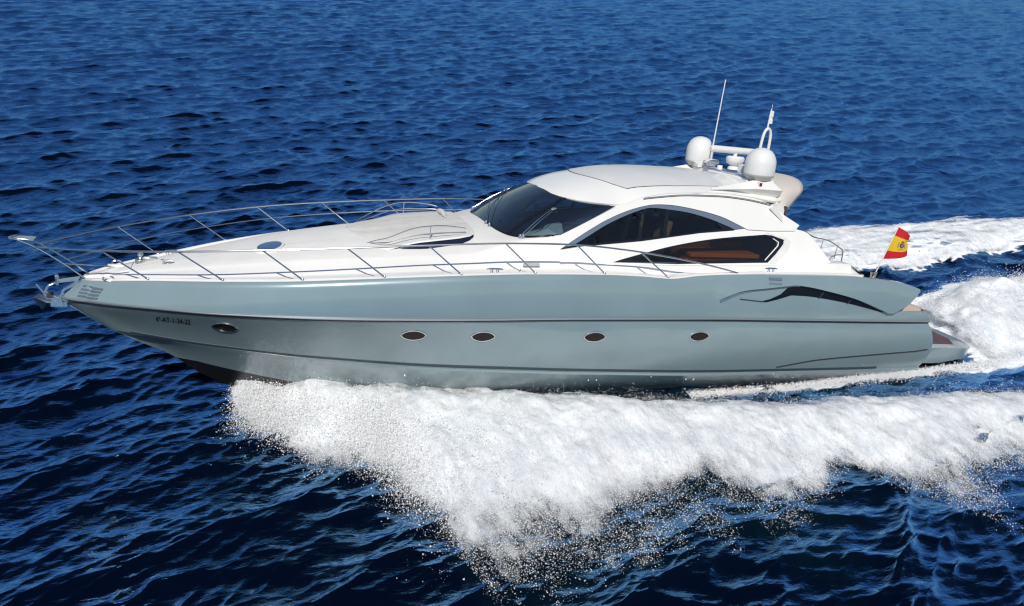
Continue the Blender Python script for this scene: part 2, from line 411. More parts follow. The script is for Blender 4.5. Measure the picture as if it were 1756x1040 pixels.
    mx = N(t, 'ShaderNodeMixShader'); L(mk.outputs[0], mx.inputs[0]); L(b.outputs[0], mx.inputs[1]); L(fo.outputs[0], mx.inputs[2])
    L(mx.outputs[0], t.nodes['Material Output'].inputs[0])
    return mt
sea = link('sea', build_sea(), sea_material(), None, False)
sea['kind'] = 'structure'; sea['label'] = 'deep blue choppy open sea'

# ================================================================== YACHT
yacht = root('motor_yacht', 'grey hulled motor yacht with white deck and hardtop running at speed', 'yacht')
shb = cub([.40, .5, .7, 1.0, 1.75, 3.15, 4.6, 6.1, 7.55, 9.05, 11, 14, 18, 18.8, 19.6, 20.4], [.03, .28, .48, .70, 1.15, 1.90, 2.42, 2.68, 2.80, 2.85, 2.87, 2.85, 2.80, 2.76, 2.72, 2.68])
shz = cub([.40, .53, .91, 1.75, 3.15, 4.61, 6.15, 7.67, 9.24, 10.81, 11.66, 12.3, 12.42, 13.11, 14.02, 15.12, 16.28, 17.31, 18.04, 18.83, 19.58, 20.4],
          [.47, .50, .58, .72, .92, 1.09, 1.24, 1.35, 1.42, 1.44, 1.42, 1.38, 1.375, 1.45, 1.50, 1.53, 1.53, 1.52, 1.46, 1.38, 1.2, .9])
knb = cub([-.02, .05, .2, .5, 1.0, 1.75, 3.15, 4.6, 6.1, 7.55, 9.05, 11, 14, 18, 20.4], [0, .09, .22, .44, .80, 1.25, 2.0, 2.45, 2.70, 2.82, 2.87, 2.90, 2.88, 2.82, 2.72])
knz = cub([-.02, .17, 1.26, 2.57, 3.77, 5.21, 6.6, 8.33, 10.4, 12.98, 16.54, 20.4], [.03, .045, .14, .24, .32, .37, .41, .44, .47, .46, .40, .32])
chb = cub([.85, 1.0, 1.75, 3.15, 4.6, 6.1, 7.55, 9.05, 11, 14, 18, 20.4], [0, .12, .46, 1.10, 1.65, 2.0, 2.2, 2.3, 2.38, 2.44, 2.50, 2.52])
chz = cub([.85, 1.67, 2.41, 3.87, 5.19, 6.85, 8.76, 10.81, 14.66, 18.08, 20.4], [-.62, -.66, -.69, -.71, -.74, -.80, -.86, -.93, -1.02, -1.02, -.98])
kez = cub([.85, 1.4, 2.0, 2.74, 3.44, 5, 8, 14, 20.4], [-.62, -.91, -1.2, -1.73, -2.07, -2.5, -2.75, -2.8, -2.8])
def side_y(x, z):
    zk = knz(x); zs = shz(x); t = np.clip((z - zk) / (zs - zk), -.2, 1.15)
    return knb(x) + (shb(x) - knb(x)) * t + .05 * np.clip(4 * t * (1 - t), -.3, 1) * sstep(.5, 4, x) - .05 * np.clip((t - .86) / .14, 0, 1.5) ** 2 * sstep(.6, 2, x)
# topside aft of the vent is stepped in under the wing; its own upper edge:
topz = cub([0.4, 12.4, 13.6, 15.4, 17, 18.6, 19.2, 19.6, 20.1], [0, 0, .0, .0, .02, .12, .35, .42, 0])
def hull_two_tone():
    # grey topsides above the sloping antifouling line, black below it
    mt = MAT['hull'].copy(); mt.name = 'hull_two_tone'; t = mt.node_tree; L = t.links.new; b = t.nodes['Principled BSDF']
    tc = t.nodes.new('ShaderNodeTexCoord'); sp = t.nodes.new('ShaderNodeSeparateXYZ'); L(tc.outputs['Object'], sp.inputs[0])
    r = t.nodes.new('ShaderNodeMapRange'); r.inputs['From Min'].default_value = 2.6; r.inputs['From Max'].default_value = 6.0; r.inputs['To Min'].default_value = -1.30; r.inputs['To Max'].default_value = -1.93; L(sp.outputs[0], r.inputs[0])
    lt = t.nodes.new('ShaderNodeMath'); lt.operation = 'LESS_THAN'; L(sp.outputs[2], lt.inputs[0]); L(r.outputs[0], lt.inputs[1])
    src = b.inputs['Base Color'].links[0].from_socket
    mx = t.nodes.new('ShaderNodeMix'); mx.data_type = 'RGBA'; L(lt.outputs[0], mx.inputs['Factor']); L(src, mx.inputs[6]); mx.inputs[7].default_value = (.012, .012, .013, 1); L(mx.outputs[2], b.inputs['Base Color'])
    iv = t.nodes.new('ShaderNodeMath'); iv.operation = 'SUBTRACT'; iv.inputs[0].default_value = 1; L(lt.outputs[0], iv.inputs[1]); L(iv.outputs[0], b.inputs['Coat Weight'])
    return mt
def hull():
    us = np.concatenate([np.linspace(0, .12, 26)[:-1], np.linspace(.12, 1, 110)])
    rows = []
    for u in us:
        e = u ** 1.25
        xs_ = .40 + (19.95 - .40) * e; xk = -.02 + (20.20 + .02) * e; xc = .85 + (20.42 - .85) * e; xb = .85 + (20.5 - .85) * u ** 1.0
        xb = .85 + (20.5 - .85) * e
        zs_top = shz(xs_) if xs_ < 17 else (1 - sstep(17, 18.9, xs_)) * shz(xs_) + sstep(17, 18.9, xs_) * .64
        col = []
        for t in np.concatenate([np.linspace(0, .8, 7), np.linspace(.84, 1, 6)])[::-1]:
            x = xk + (xs_ - xk) * t; zk = knz(xk); z = zk + (zs_top - zk) * t
            if u == 0: y = 0.0; 
            else: y = float(side_y(x, z))
            if x < .6: y = max(0, knb(xk) + (shb(xs_) - knb(xk)) * t + .03 * 4 * t * (1 - t)) if u > 0 else 0
            col.append((x, y, z))
        # knuckle lip
        yk = float(knb(xk)); zk = float(knz(xk))
        col.append((xk, max(yk - .045 * min(1., xk / .5 + .1), 0), zk - .045))
        for t in np.linspace(.08, 1, 10):
            x = xk + (xc - xk) * t; ya = max(yk - .035, 0); yc = float(chb(xc)); zc = float(chz(xc))
            y = ya + (yc - ya) * t; z = (zk - .045) + (zc - zk + .045) * t
            fl = -.035 * (1 - sstep(3, 8, x)) * sstep(.2, 2.2, x) + .07 * sstep(6, 11, x); x = x + .22 * 4 * t * (1 - t) * float(sstep(.93, 1, u))
            y = max(0, y + fl * 4 * t * (1 - t)) if u > 0 else 0
            col.append((x, y, z))
        yc = float(chb(xc)); zc = float(chz(xc)); zb = float(kez(xb))
        out = .04 * sstep(3.0, 7.0, xc)
        lp = float(sstep(.9, 3.5, xc)); col.append((xc, yc + out, zc - .012 * lp)); col.append((xc, max(0, yc + out * .9 - .045 * lp * (1 - float(sstep(4, 9, xc)))), zc - .06 * lp))
        for t in np.linspace(.1, 1, 8):
            y = max(0, yc + out * .9 - .045 * lp * (1 - float(sstep(4, 9, xc)))) * (1 - t); z = (zc - .06 * lp) + (zb - zc + .06 * lp) * t
            bul = 0
            col.append((xb, max(0, y + 4 * t * (1 - t) * (.22 * sstep(5.5, 9, xb) - .05 * (1 - sstep(4, 8, xb)))), z))
        rows.append(col)
    P = np.array(rows); S = P * np.array([1, -1, 1])
    a, b = P.shape[:2]
    V = np.concatenate([S.reshape(-1, 3), P.reshape(-1, 3)]); F = []; n = a * b
    for i in range(a - 1):
        for j in range(b - 1):
            F.append((i*b+j, i*b+j+1, (i+1)*b+j+1, (i+1)*b+j)); F.append((n+i*b+j, n+(i+1)*b+j, n+(i+1)*b+j+1, n+i*b+j+1))
    me = bpy.data.meshes.new('hull'); me.from_pydata(V.tolist(), [], F); me.update()
    me.materials.append(hull_two_tone())
    o = link('hull', me, None, yacht); 
    import bmesh
    bm = bmesh.new(); bm.from_mesh(me); bmesh.ops.remove_doubles(bm, verts=bm.verts, dist=.001)
    bm.to_mesh(me); bm.free(); sharp(o, 28)
    # transom
    tr = np.array(rows[-1]); L = [(x, -y, z) for x, y, z in tr]; Rr = [(x, y, z) for x, y, z in tr]
    F = [(i, i + 1, len(tr) + i + 1, len(tr) + i) for i in range(len(tr) - 1)]
    mesh('transom', L + Rr, F, 'hull', yacht, True, 30)
    return o, rows
hull_o, hull_rows = hull()
bvh = BVHTree.FromPolygons([v.co[:] for v in hull_o.data.vertices], [p.vertices[:] for p in hull_o.data.polygons])
def on_hull(x, z, off=0., y0=-6):
    h = bvh.ray_cast(Vector((x, y0, z)), Vector((0, 1, 0)))
    if h[0] is None: return Vector((x, -side_y(x, z), z)), Vector((0, -1, 0))
    nn = h[1] if h[1].y < 0 else -h[1]
    return h[0] + nn * off, nn
def hullmap(u, v, off):
    p, nn = on_hull(u, v, off); return tuple(p)
def strip_on_hull(name, pts, wd, proud, mat, both=True, parent=yacht):
    for sgn in (1, -1): one_strip(name, pts, wd, proud, mat, sgn, parent)
def one_strip(name, pts, wd, proud, mat, sg, parent):
    """a moulded strip lying along the hull side"""
    mb = MB()
    for sgn in (sg,):
        prof = []
        for x, z in pts:
            p, nn = on_hull(x, z); p = np.array(p); nn = np.array(nn); t = np.array([0, 0, 1.]) - nn * nn[2]; t /= np.linalg.norm(t)
            ring = [p + t * wd * .5 - nn * .01, p + t * wd * .42 + nn * proud * .8, p + nn * proud, p - t * wd * .42 + nn * proud * .8, p - t * wd * .5 - nn * .01]
            prof.append([q * np.array([1, sgn, 1]) for q in ring])
        A = np.array(prof); a, b = A.shape[:2]
        mb.add(A.reshape(-1, 3), [(i*b+j, i*b+j+1, (i+1)*b+j+1, (i+1)*b+j) for i in range(a-1) for j in range(b-1)])
    return mb.build(name, mat, parent, True, 50)
xs = np.concatenate([np.linspace(.03, 1, 16)[:-1], np.linspace(1, 20.16, 90)])
strip_on_hull('rub_rail', [(x, float(knz(x)) + .03) for x in xs], .045, .045, 'rim')
strip_on_hull('rub_rail_groove', [(x, float(knz(x)) - .02) for x in xs[2:]], .05, .012, 'rubber')
xs2 = np.linspace(1.3, 19.0, 96)
strip_on_hull('chine_shade_strip', [(x, float(chz(x)) + .02 + .03 * sstep(2, 6, x)) for x in xs2], .085, .010, 'stripe')  # dark strip painting in the shadow on the chine spray rail
low = spline([(15.9, -.88), (16.86, -.70), (17.73, -.62), (19.01, -.54), (19.95, -.49), (20.4, -.44)], 8)
strip_on_hull('quarter_moulding', [tuple(p) for p in low], .03, .02, 'rubber')

# wing over the quarters: a proud shell whose lower edge forms the top of the vent
def wingmap(u, v, off):
    zk = float(knz(u)); zs = float(shz(u)); t = np.clip((v - zk) / (zs - zk), 0, 1.1)
    y = float(knb(u) + (shb(u) - knb(u)) * t + .05 * max(0, 4 * t * (1 - t)) - .05 * np.clip((t - .86) / .14, 0, 1.5) ** 2)
    return (u, -(y - .03 + (off + .035) * float(sstep(12.9, 14.9, u))), v)
wing_low = spline([(12.45, 1.0), (13.2, .86), (13.67, .94), (14.24, 1.15), (14.92, 1.235), (15.49, 1.29), (15.73, 1.30), (16.33, 1.22), (17.4, 1.0), (18.2, .75), (18.62, .61)], 6)
wing_aft = [(18.79, .61), (19.14, .79), (19.43, 1.04), (19.56, 1.16), (19.57, 1.2)]
wtop = [(x, float(shz(x)) - .002) for x in np.linspace(19.5, 12.45, 46)]
wing_out = [tuple(p) for p in wing_low] + wing_aft + wtop
for s_ in (1, -1):
    panel('quarter_wing', wing_out, wingmap, .085, .12, 'hull', yacht, side=s_, d=.16, autos=40)
vent_top = spline([(13.70, .92), (14.24, 1.13), (14.92, 1.225), (15.49, 1.28), (15.73, 1.295), (16.33, 1.215), (17.4, .995), (18.52, .625)], 6)
vent_bot = spline([(18.45, .62), (17.33, .855), (16.28, 1.01), (15.62, 1.05)], 5)
vent_dark = [tuple(p) for p in vent_top[22:]] + [tuple(p) for p in vent_bot] + [(15.26, .95), (14.95, .88), (14.80, .895), (15.05, .955), (15.32, 1.07), (15.46, 1.2)]
def ventmap(u, v, off):
    p = on_hull(u, v, off)[0]; return tuple(p)
arc = [tuple(p) for p in vent_top[:26]] + [(p[0] + .01, p[1] - .045) for p in vent_top[:26][::-1]]
for s_ in (1, -1):
    vt = panel('side_vent', vent_dark, ventmap, .010, .02, 'ventglass', yacht, side=s_, d=.14)
    panel('vent_trim', arc, ventmap, .022, .03, 'trim', vt, side=s_, d=.14)
    panel('vent_trim', [(14.24, .96), (14.85, .905), (14.86, .885), (14.22, .945)], ventmap, .018, .03, 'rubber', vt, side=s_, d=.14)
    for cx_ in (16.55, 17.42):
        zt = float(np.interp(cx_, [15.73, 16.33, 17.4, 18.5], [1.29, 1.21, .99, .63])); zb = float(np.interp(cx_, [15.6, 16.28, 17.33, 18.45], [1.05, 1.01, .86, .62]))
        panel('vent_divider', [(cx_ - .14, zb), (cx_ - .115, zb), (cx_ + .02, zt), (cx_ - .005, zt)], ventmap, .018, .02, 'rubber', vt, side=s_, d=.2)

# ---------------------------------------------------------------- deck
ydk = cub([.4, 1.75, 3.15, 4.6, 7, 9, 10, 18], [.02, .82, 1.42, 1.88, 2.21, 2.26, 2.26, 2.26])
ysh_ = cub([.4, 1.75, 3.15, 4.6, 7, 8.6, 10], [.015, .60, 1.10, 1.52, 1.85, 1.96, 2.03])
zsho = cub([.4, 1.75, 3.15, 4.6, 7, 8.1, 8.8, 9.4, 10], [.03, .07, .13, .20, .21, .25, .44, .57, .66])
zcen = cub([.4, 1.0, 1.75, 3.15, 4.6, 6.1, 7.5, 8.7, 10], [.50, .68, .87, 1.19, 1.50, 1.75, 1.93, 2.04, 2.09])
def deck_half(x):
    ys = float(shb(x)); zs = float(shz(x)); k = min(1, ys / 1.4)
    yd = min(float(ydk(x)), ys - .2 * k); yh = float(ysh_(x)); zh = zs + float(zsho(x)); zc = float(zcen(x))
    pts = [(ys - .055, zs - .012), (ys - .06, zs + .018), (ys - .085 * k - .01, zs + .035), (ys - .13 * k - .012, zs + .03), (ys - .16 * k - .014, zs - .02), (ys - .2 * k - .015, zs - .035),
           (yd + .03, zs - .02), (yd, zs - .005), (yd - .04, zs + .02)]
    pts = [(max(p[0], yh + .002), p[1]) for p in pts]
    h0 = zs + .02
    for t in (.25, .5, .75): pts.append((yd - .04 + (yh - yd + .04) * t, h0 + (zh - .02 - h0) * t))
    pts.append((yh, zh - .01)); pts.append((yh - .04 * k, zh + .012 * k))
    for t in (.8, .65, .5, .35, .2, .08, 0.):
        y = yh * t; pts.append((y, zh + (zc - zh) * (1 - (t / .98) ** 2)))
    return pts
def deck_fore():
    xs_ = np.concatenate([np.linspace(.42, 2, 22)[:-1], np.linspace(2, 10.02, 54)]); rows = []
    for x in xs_:
        h = deck_half(x); rows.append([(x, -y, z) for y, z in h] + [(x, y, z) for y, z in h[::-1][1:]])
    o = grid_mesh('deck', rows, 'white', yacht, True, 32); o.data.materials.append(MAT['nonskid'])
    k = len(h)
    for p in o.data.polygons:
        j = p.index % (2 * k - 2); j = min(j, 2 * k - 3 - j)
        if j >= 13 and p.center.x > 1.3: p.material_index = 1
    return o
deck_o = deck_fore()
dbvh = BVHTree.FromPolygons([v.co[:] for v in deck_o.data.vertices], [p.vertices[:] for p in deck_o.data.polygons])
def on_deck(x, y, off=0.):
    h = dbvh.ray_cast(Vector((x, y, 9)), Vector((0, 0, -1)))
    return (x, y, (h[2] is not None and h[0].z or float(shz(x))) + off)
def deckmap(u, v, off): return on_deck(u, v, off)
zcoam = cub([10, 12, 14, 15.4, 16.1, 16.8, 17.3, 17.6, 17.8], [1.50, 1.53, 1.57, 1.60, 1.62, 1.66, 1.69, 1.69, 1.66])
ins = cub([10, 16, 17, 17.5, 17.8], [0, 0, .03, .12, .30])
def deck_aft():
    for s_ in (-1, 1):
        mb = MB(); rows = []
        for x in np.linspace(10.0, 17.72, 60):
            ys = float(shb(x)); zs = float(shz(x)); dip = .10 * float(sstep(12.8, 14.2, x)); zd = zs - .035 - dip; zc_ = float(zcoam(x)); bl = float(sstep(10, 12, x)); yi = 2.26 + .06 * bl
            pts = [(ys - .055, zs - .012), (ys - .06, zs + .018), (ys - .095, zs + .035), (ys - .142, zs + .03), (ys - .174, zd + .015), (ys - .215, zd), (yi + .03, (zs - .02) * (1 - bl) + (zd + .012) * bl), (yi, (zs - .005) * (1 - bl) + (zd + .04) * bl),
                   (yi - .04 + .02 * bl, (zs + .02) * (1 - bl) + max(zc_ - .03, zd + .05) * bl), (yi - .06 - .05 * (1 - bl), max(zc_, zd + .06)), (yi - .35, max(zc_ + .01, zd + .06))]
            rows.append([(x, s_ * y, z) for y, z in pts])
        A = np.array(rows); a, b = A.shape[:2]
        mb.add(A.reshape(-1, 3), [(i*b+j, i*b+j+1, (i+1)*b+j+1, (i+1)*b+j) for i in range(a-1) for j in range(b-1)])
        # end of the side coaming
        e = [tuple(p) for p in A[-1]]; mb.add(e, [tuple(range(b))])
        mb.build('side_deck', 'white', yacht, True, 32)
deck_aft()
# ---------------------------------------------------------------- cabin sides
def ycab(z): return 2.22 - .33 * (z - 1.45)
def cabmap(u, v, off): return (u, -(ycab(v) + off - .10 * max(0, (10.6 - u)) ** 2), v)
low_win = [tuple(p) for p in spline([(11.27, 1.565), (11.63, 1.67), (12.59, 1.91), (13.36, 2.06), (14.14, 2.17), (15.31, 2.28)], 5)] + [(15.5, 2.265), (15.86, 2.17), (15.84, 2.08), (15.77, 2.0), (15.6, 1.83), (15.38, 1.64), (14.13, 1.60), (12.89, 1.56)]
body = [(9.75, 1.50), (9.85, 1.82), (10.1, 1.80), (10.57, 1.885), (12.0, 2.035), (13.51, 2.255), (14.49, 2.36), (14.93, 2.42), (15.42, 2.45), (15.9, 2.47), (16.17, 2.44)] + \
       [tuple(p) for p in spline([(16.17, 2.44), (16.54, 2.35), (16.8, 2.12), (17.14, 1.78), (17.22, 1.66)], 4)[1:]] + [(16.8, 1.60), (16.1, 1.54), (14, 1.50), (12, 1.46)]
arch_in = [tuple(p) for p in spline([(10.0, 1.80), (10.36, 2.035), (10.71, 2.245), (11.14, 2.475), (11.64, 2.68), (12.11, 2.81), (12.45, 2.85), (12.91, 2.84), (13.52, 2.76), (14.07, 2.65), (14.5, 2.5), (14.79, 2.385)], 4)]
arch = [(9.80, 1.72), (9.9, 1.98), (10.03, 2.10)] + [(11.47, 2.80), (11.77, 2.91), (12.04, 3.0), (12.97, 3.13), (14.14, 3.17), (14.94, 3.10), (15.47, 2.98), (15.62, 2.90)] + \
       [(15.85, 2.74), (16.28, 2.53), (16.14, 2.40), (15.42, 2.375)] + arch_in[::-1]
upglass = [tuple(p) for p in spline([(10.33, 1.905), (10.71, 2.12), (11.13, 2.36), (11.64, 2.585), (12.08, 2.735), (12.33, 2.765), (12.71, 2.745), (13.21, 2.70), (13.75, 2.59), (14.22, 2.45), (14.45, 2.37)], 4)]
trim_o = arch_in[1:-1]
trimring = trim_o + [(14.6, 2.39)] + upglass[::-1] + [(10.2, 1.88)]
def clip_poly(poly, x0, x1):
    P = resample(poly, .03); return [p for p in P if x0 <= p[0] <= x1]
glass_area = upglass + [(14.3, 2.345), (13.51, 2.255), (12.0, 2.04), (10.57, 1.89)]
for s_ in (1, -1):
    panel('cabin_side', body, cabmap, 0, .05, 'white', yacht, [low_win], side=s_, d=.2)
    panel('hardtop_side', arch, cabmap, .035, .07, 'white', yacht, side=s_, d=.2)
    # upper side window
    fr = panel('side_window_frame', trimring, cabmap, .012, .03, 'trim', yacht, side=s_, d=.15)
    panel('lower_frame', [(10.33, 1.90), (10.57, 1.885), (12.0, 2.035), (13.51, 2.255), (14.45, 2.345), (14.44, 2.375), (14.21, 2.385), (12.69, 2.17), (12.0, 2.085), (10.6, 1.92)], cabmap, .004, .03, 'black', fr, side=s_, d=.2)
    panel('quarter_fillet', [(14.12, 2.375), (14.43, 2.372), (13.98, 2.515), (14.0, 2.45)], cabmap, .003, .03, 'black', fr, side=s_, d=.2)
    for (xa, xb, ta) in ((11.94, 12.08, 2.735), (12.59, 12.69, 2.745)):
        zb = float(np.interp(xa, [10.57, 12.0, 13.5], [1.9, 2.05, 2.27]))
        panel('pillar', [(xa - .035, zb), (xa + .045, zb), (xb + .03, ta), (xb - .03, ta)], cabmap, .006, .04, 'black', fr, side=s_, d=.2)
    P = resample(glass_area, .04)
    for (xa, xb) in ((10.2, 12.0), (12.0, 12.64), (12.64, 14.6)):
        ga = [p for p in P if xa - .03 <= p[0] <= xb + .03]
        panel('side_window', ga, cabmap, -.012, .012, 'tint', yacht, side=s_, d=.2)
    # lower side window
    panel('saloon_window', low_win, cabmap, -.03, .012, 'lowtint', yacht, side=s_, d=.2)
    lw = [tuple(p) for p in low_win]
    cxy = np.mean(lw, 0)
    ring_in = [(11.75, 1.615), (12.6, 1.875), (13.36, 2.025), (14.14, 2.135), (15.28, 2.24), (15.70, 2.15), (15.66, 2.02), (15.50, 1.85), (15.27, 1.70), (14.13, 1.655), (12.89, 1.61)]
    panel('saloon_window_frame', lw, cabmap, -.015, .03, 'black', yacht, [ring_in], side=s_, d=.2)
    panel('window_bead', [(15.29, 1.70), (15.31, 1.69), (15.69, 2.03), (15.71, 2.12), (15.55, 2.20), (15.53, 2.19), (15.685, 2.11), (15.665, 2.04)], cabmap, -.008, .01, 'white', yacht, side=s_, d=.2)
    panel('window_bead', [(11.3, 1.575), (11.3, 1.567), (12.9, 1.583), (12.9, 1.591)], cabmap, -.006, .01, 'steel', yacht, side=s_, d=.2)
    # moulded surround aft of the lower window
    panel('window_surround', [(15.33, 2.33), (15.89, 2.24), (16.04, 2.14), (15.95, 1.93), (15.60, 1.62), (15.40, 1.63), (15.6, 1.83), (15.79, 2.0), (15.88, 2.17), (15.5, 2.27)], cabmap, .012, .03, 'grey', yacht, side=s_, d=.2)

# ---------------------------------------------------------------- roof (hardtop)
vis_x = lambda y: 10.1 + 1.40 * (1 - (1 - np.clip(np.abs(y) / 1.80, 0, 1) ** 2.6) ** (1 / 2.6))
zedge = cub([9.85, 10.12, 10.6, 11.47, 12.04, 12.97, 14.14, 14.94, 15.5, 16.5, 17.7], [2.86, 2.84, 2.81, 2.80, 2.99, 3.125, 3.17, 3.12, 3.06, 3.06, 3.06])
zroof = cub([10.05, 10.25, 10.74, 11.1, 11.76, 12.3, 13, 14, 15, 16, 17, 17.8], [2.87, 2.99, 3.18, 3.27, 3.41, 3.46, 3.49, 3.50, 3.47, 3.40, 3.30, 3.2])
def yedge(x):
    f = 1.80 * (1 - (1 - np.clip((x - 10.10) / 1.42, 0, 1)) ** 2.6) ** (1 / 2.6)
    z = zedge(x); cap = ycab(z) + .045
    f = np.minimum(f, np.maximum(cap, 1.62))
    aft = 1.70 * (np.clip(1 - (np.clip(x - 15.5, 0, None) / .9) ** 2.2, 0, 1)) ** (1 / 2.2)
    return np.where(x > 15.5, np.minimum(f, aft), f)
def roof_z(x, y):
    ye = max(float(yedge(x)), .02); t = min(abs(y) / ye, 1)
    ze = float(zedge(x)); zc = float(zroof(x))
    return ze + (zc - ze) * (1 - t ** 2.3)
def roof():
    xs_ = np.concatenate([10.10 + 1.42 * np.linspace(0.0, 1, 22) ** 2.2, np.linspace(11.55, 15.5, 26)[1:], 15.5 + .9 * (1 - (1 - np.linspace(0, 1, 16)[1:]) ** 2)])
    ts = np.concatenate([-np.linspace(1, .9, 5), -np.linspace(.86, 0, 12)]); ts = np.concatenate([ts, -ts[::-1][1:]])
    rows = []
    for x in xs_:
        ye = max(float(yedge(x)), .004); rows.append([(x, t * ye, roof_z(x, t * ye)) for t in ts])
    A = np.array(rows)
    lip = A.copy(); 
    mb = MB(); a, b = A.shape[:2]
    q = lambda s0: [(s0+i*b+j, s0+i*b+j+1, s0+(i+1)*b+j+1, s0+(i+1)*b+j) for i in range(a-1) for j in range(b-1)]
    lowr = A.copy(); lowr[:, :, 2] -= .045; cxm = 13.5
    lowr[:, :, 1] *= .985; lowr[:, :, 0] += .012 * (1 - sstep(10.1, 10.5, lowr[:, :, 0]))
    V = np.concatenate([A.reshape(-1, 3), lowr.reshape(-1, 3)]); n = a * b
    F = q(0) + [f[::-1] for f in q(n)]
    per = [i * b for i in range(a)] + [(a-1)*b + j for j in range(1, b)] + [i * b + b - 1 for i in range(a - 2, -1, -1)] + list(range(b - 2, 0, -1))
    for i in range(len(per)):
        c, d_ = per[i], per[(i + 1) % len(per)]; F.append((c, d_, d_ + n, c + n))
    mb.add(V, F)
    return mb.build('hardtop', 'white', yacht, True, 40)
roof_o = roof()
def roofmap(u, v, off): return (u, v, roof_z(u, v) + off)
# sunroof panel, slightly proud with a dark joint round it
fr_edge = [(10.98 + .80 * (abs(y) / 1.42) ** 2.0, y) for y in np.linspace(-1.42, 1.42, 19)]
def shrink(poly, d_): 
    c = np.mean(np.array(poly), 0); return [tuple(np.array(p) + (c - np.array(p)) / np.linalg.norm(c - np.array(p)) * d_) for p in poly]
srl = fr_edge + [(13.0, 1.45), (14.35, 1.40), (14.35, -1.40), (13.0, -1.45)]
panel('sunroof_joint', srl, roofmap, .004, .02, 'rubber', yacht, d=.18)
panel('sunroof_panel', shrink(srl, .022), roofmap, .014, .02, 'roofgrey', yacht, d=.18)
# dark slot / grab rail under the roof edge
for s_ in (-1, 1):
    P = []
    for x, z in ((12.04, 2.955), (12.2, 2.985), (12.97, 3.075), (13.6, 3.10), (14.14, 3.105), (14.6, 3.08), (15.0, 3.04), (15.45, 2.97)):
        P.append((x, s_ * (ycab(z) + .05), z))
    MB().tube(spline(P, 6), .016, 6).build('roof_grab_rail', 'steel', yacht)
    P2 = [(x, s_ * (ycab(z) + .034), z - .02) for x, _, z in P]
    MB().tube(spline(P2, 6), .018, 6).build('rail_recess', 'rubber', yacht)
# aft spoiler horns and overhang
for s_ in (-1, 1):
    T = [(13.83, 1.64, 3.235), (15.0, 1.76, 3.33), (15.70, 1.76, 3.32), (15.86, 1.60, 3.30)]
    Tin = [(13.9, 1.50, 3.26), (15.0, 1.52, 3.50), (15.55, 1.50, 3.51), (15.72, 1.40, 3.46)]
    Bm = [(13.95, 1.40, 3.17), (15.05, 1.40, 3.00), (15.72, 1.34, 2.89), (15.84, 1.30, 2.88)]
    Bin = [(13.95, 1.1, 3.17), (15.05, 1.0, 3.00), (15.72, 1.0, 2.90), (15.84, 1.0, 2.90)]
    R_ = [[np.array(c) * np.array([1, s_, 1]) for c in sp] for sp in zip(T, Tin, Bin, Bm)]
    V = [v for r_ in R_ for v in r_]; F = []
    for i in range(3):
        for j in range(4): F.append((i*4+j, i*4+(j+1) % 4, (i+1)*4+(j+1) % 4, (i+1)*4+j))
    F += [(0, 1, 2, 3), (12, 15, 14, 13)]
    h_ = mesh('spoiler_horn', V, F, 'white', yacht, True, 25); bevel(h_, .015, 2)
# curved aft fairing under the overhang
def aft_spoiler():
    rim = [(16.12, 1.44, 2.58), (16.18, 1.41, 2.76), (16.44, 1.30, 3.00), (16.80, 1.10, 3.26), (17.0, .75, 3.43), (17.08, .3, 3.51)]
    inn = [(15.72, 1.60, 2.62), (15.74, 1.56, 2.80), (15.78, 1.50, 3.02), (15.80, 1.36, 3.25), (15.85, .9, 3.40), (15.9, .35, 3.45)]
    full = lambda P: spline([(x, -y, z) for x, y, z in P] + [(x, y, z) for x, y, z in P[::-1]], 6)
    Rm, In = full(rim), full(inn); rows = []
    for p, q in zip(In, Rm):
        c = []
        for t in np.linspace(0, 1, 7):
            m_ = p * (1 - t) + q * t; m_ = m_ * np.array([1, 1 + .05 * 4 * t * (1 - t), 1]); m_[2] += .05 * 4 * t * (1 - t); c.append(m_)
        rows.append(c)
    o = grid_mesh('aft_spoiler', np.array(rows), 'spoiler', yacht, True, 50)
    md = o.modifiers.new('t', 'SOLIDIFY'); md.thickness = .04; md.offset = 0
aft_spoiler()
for s_ in (-1, 1):
    mesh('hardtop_strut', [(15.40, s_*1.85, 2.885), (15.70, s_*1.72, 3.02), (15.95, s_*1.66, 2.98), (15.76, s_*1.90, 2.60), (15.40, s_*1.70, 2.885), (15.70, s_*1.5, 3.02), (15.95, s_*1.5, 2.98), (15.76, s_*1.70, 2.60)],
         [(0, 1, 2, 3), (4, 7, 6, 5), (0, 4, 5, 1), (1, 5, 6, 2), (2, 6, 7, 3), (3, 7, 4, 0)], 'grey', yacht, True, 20)

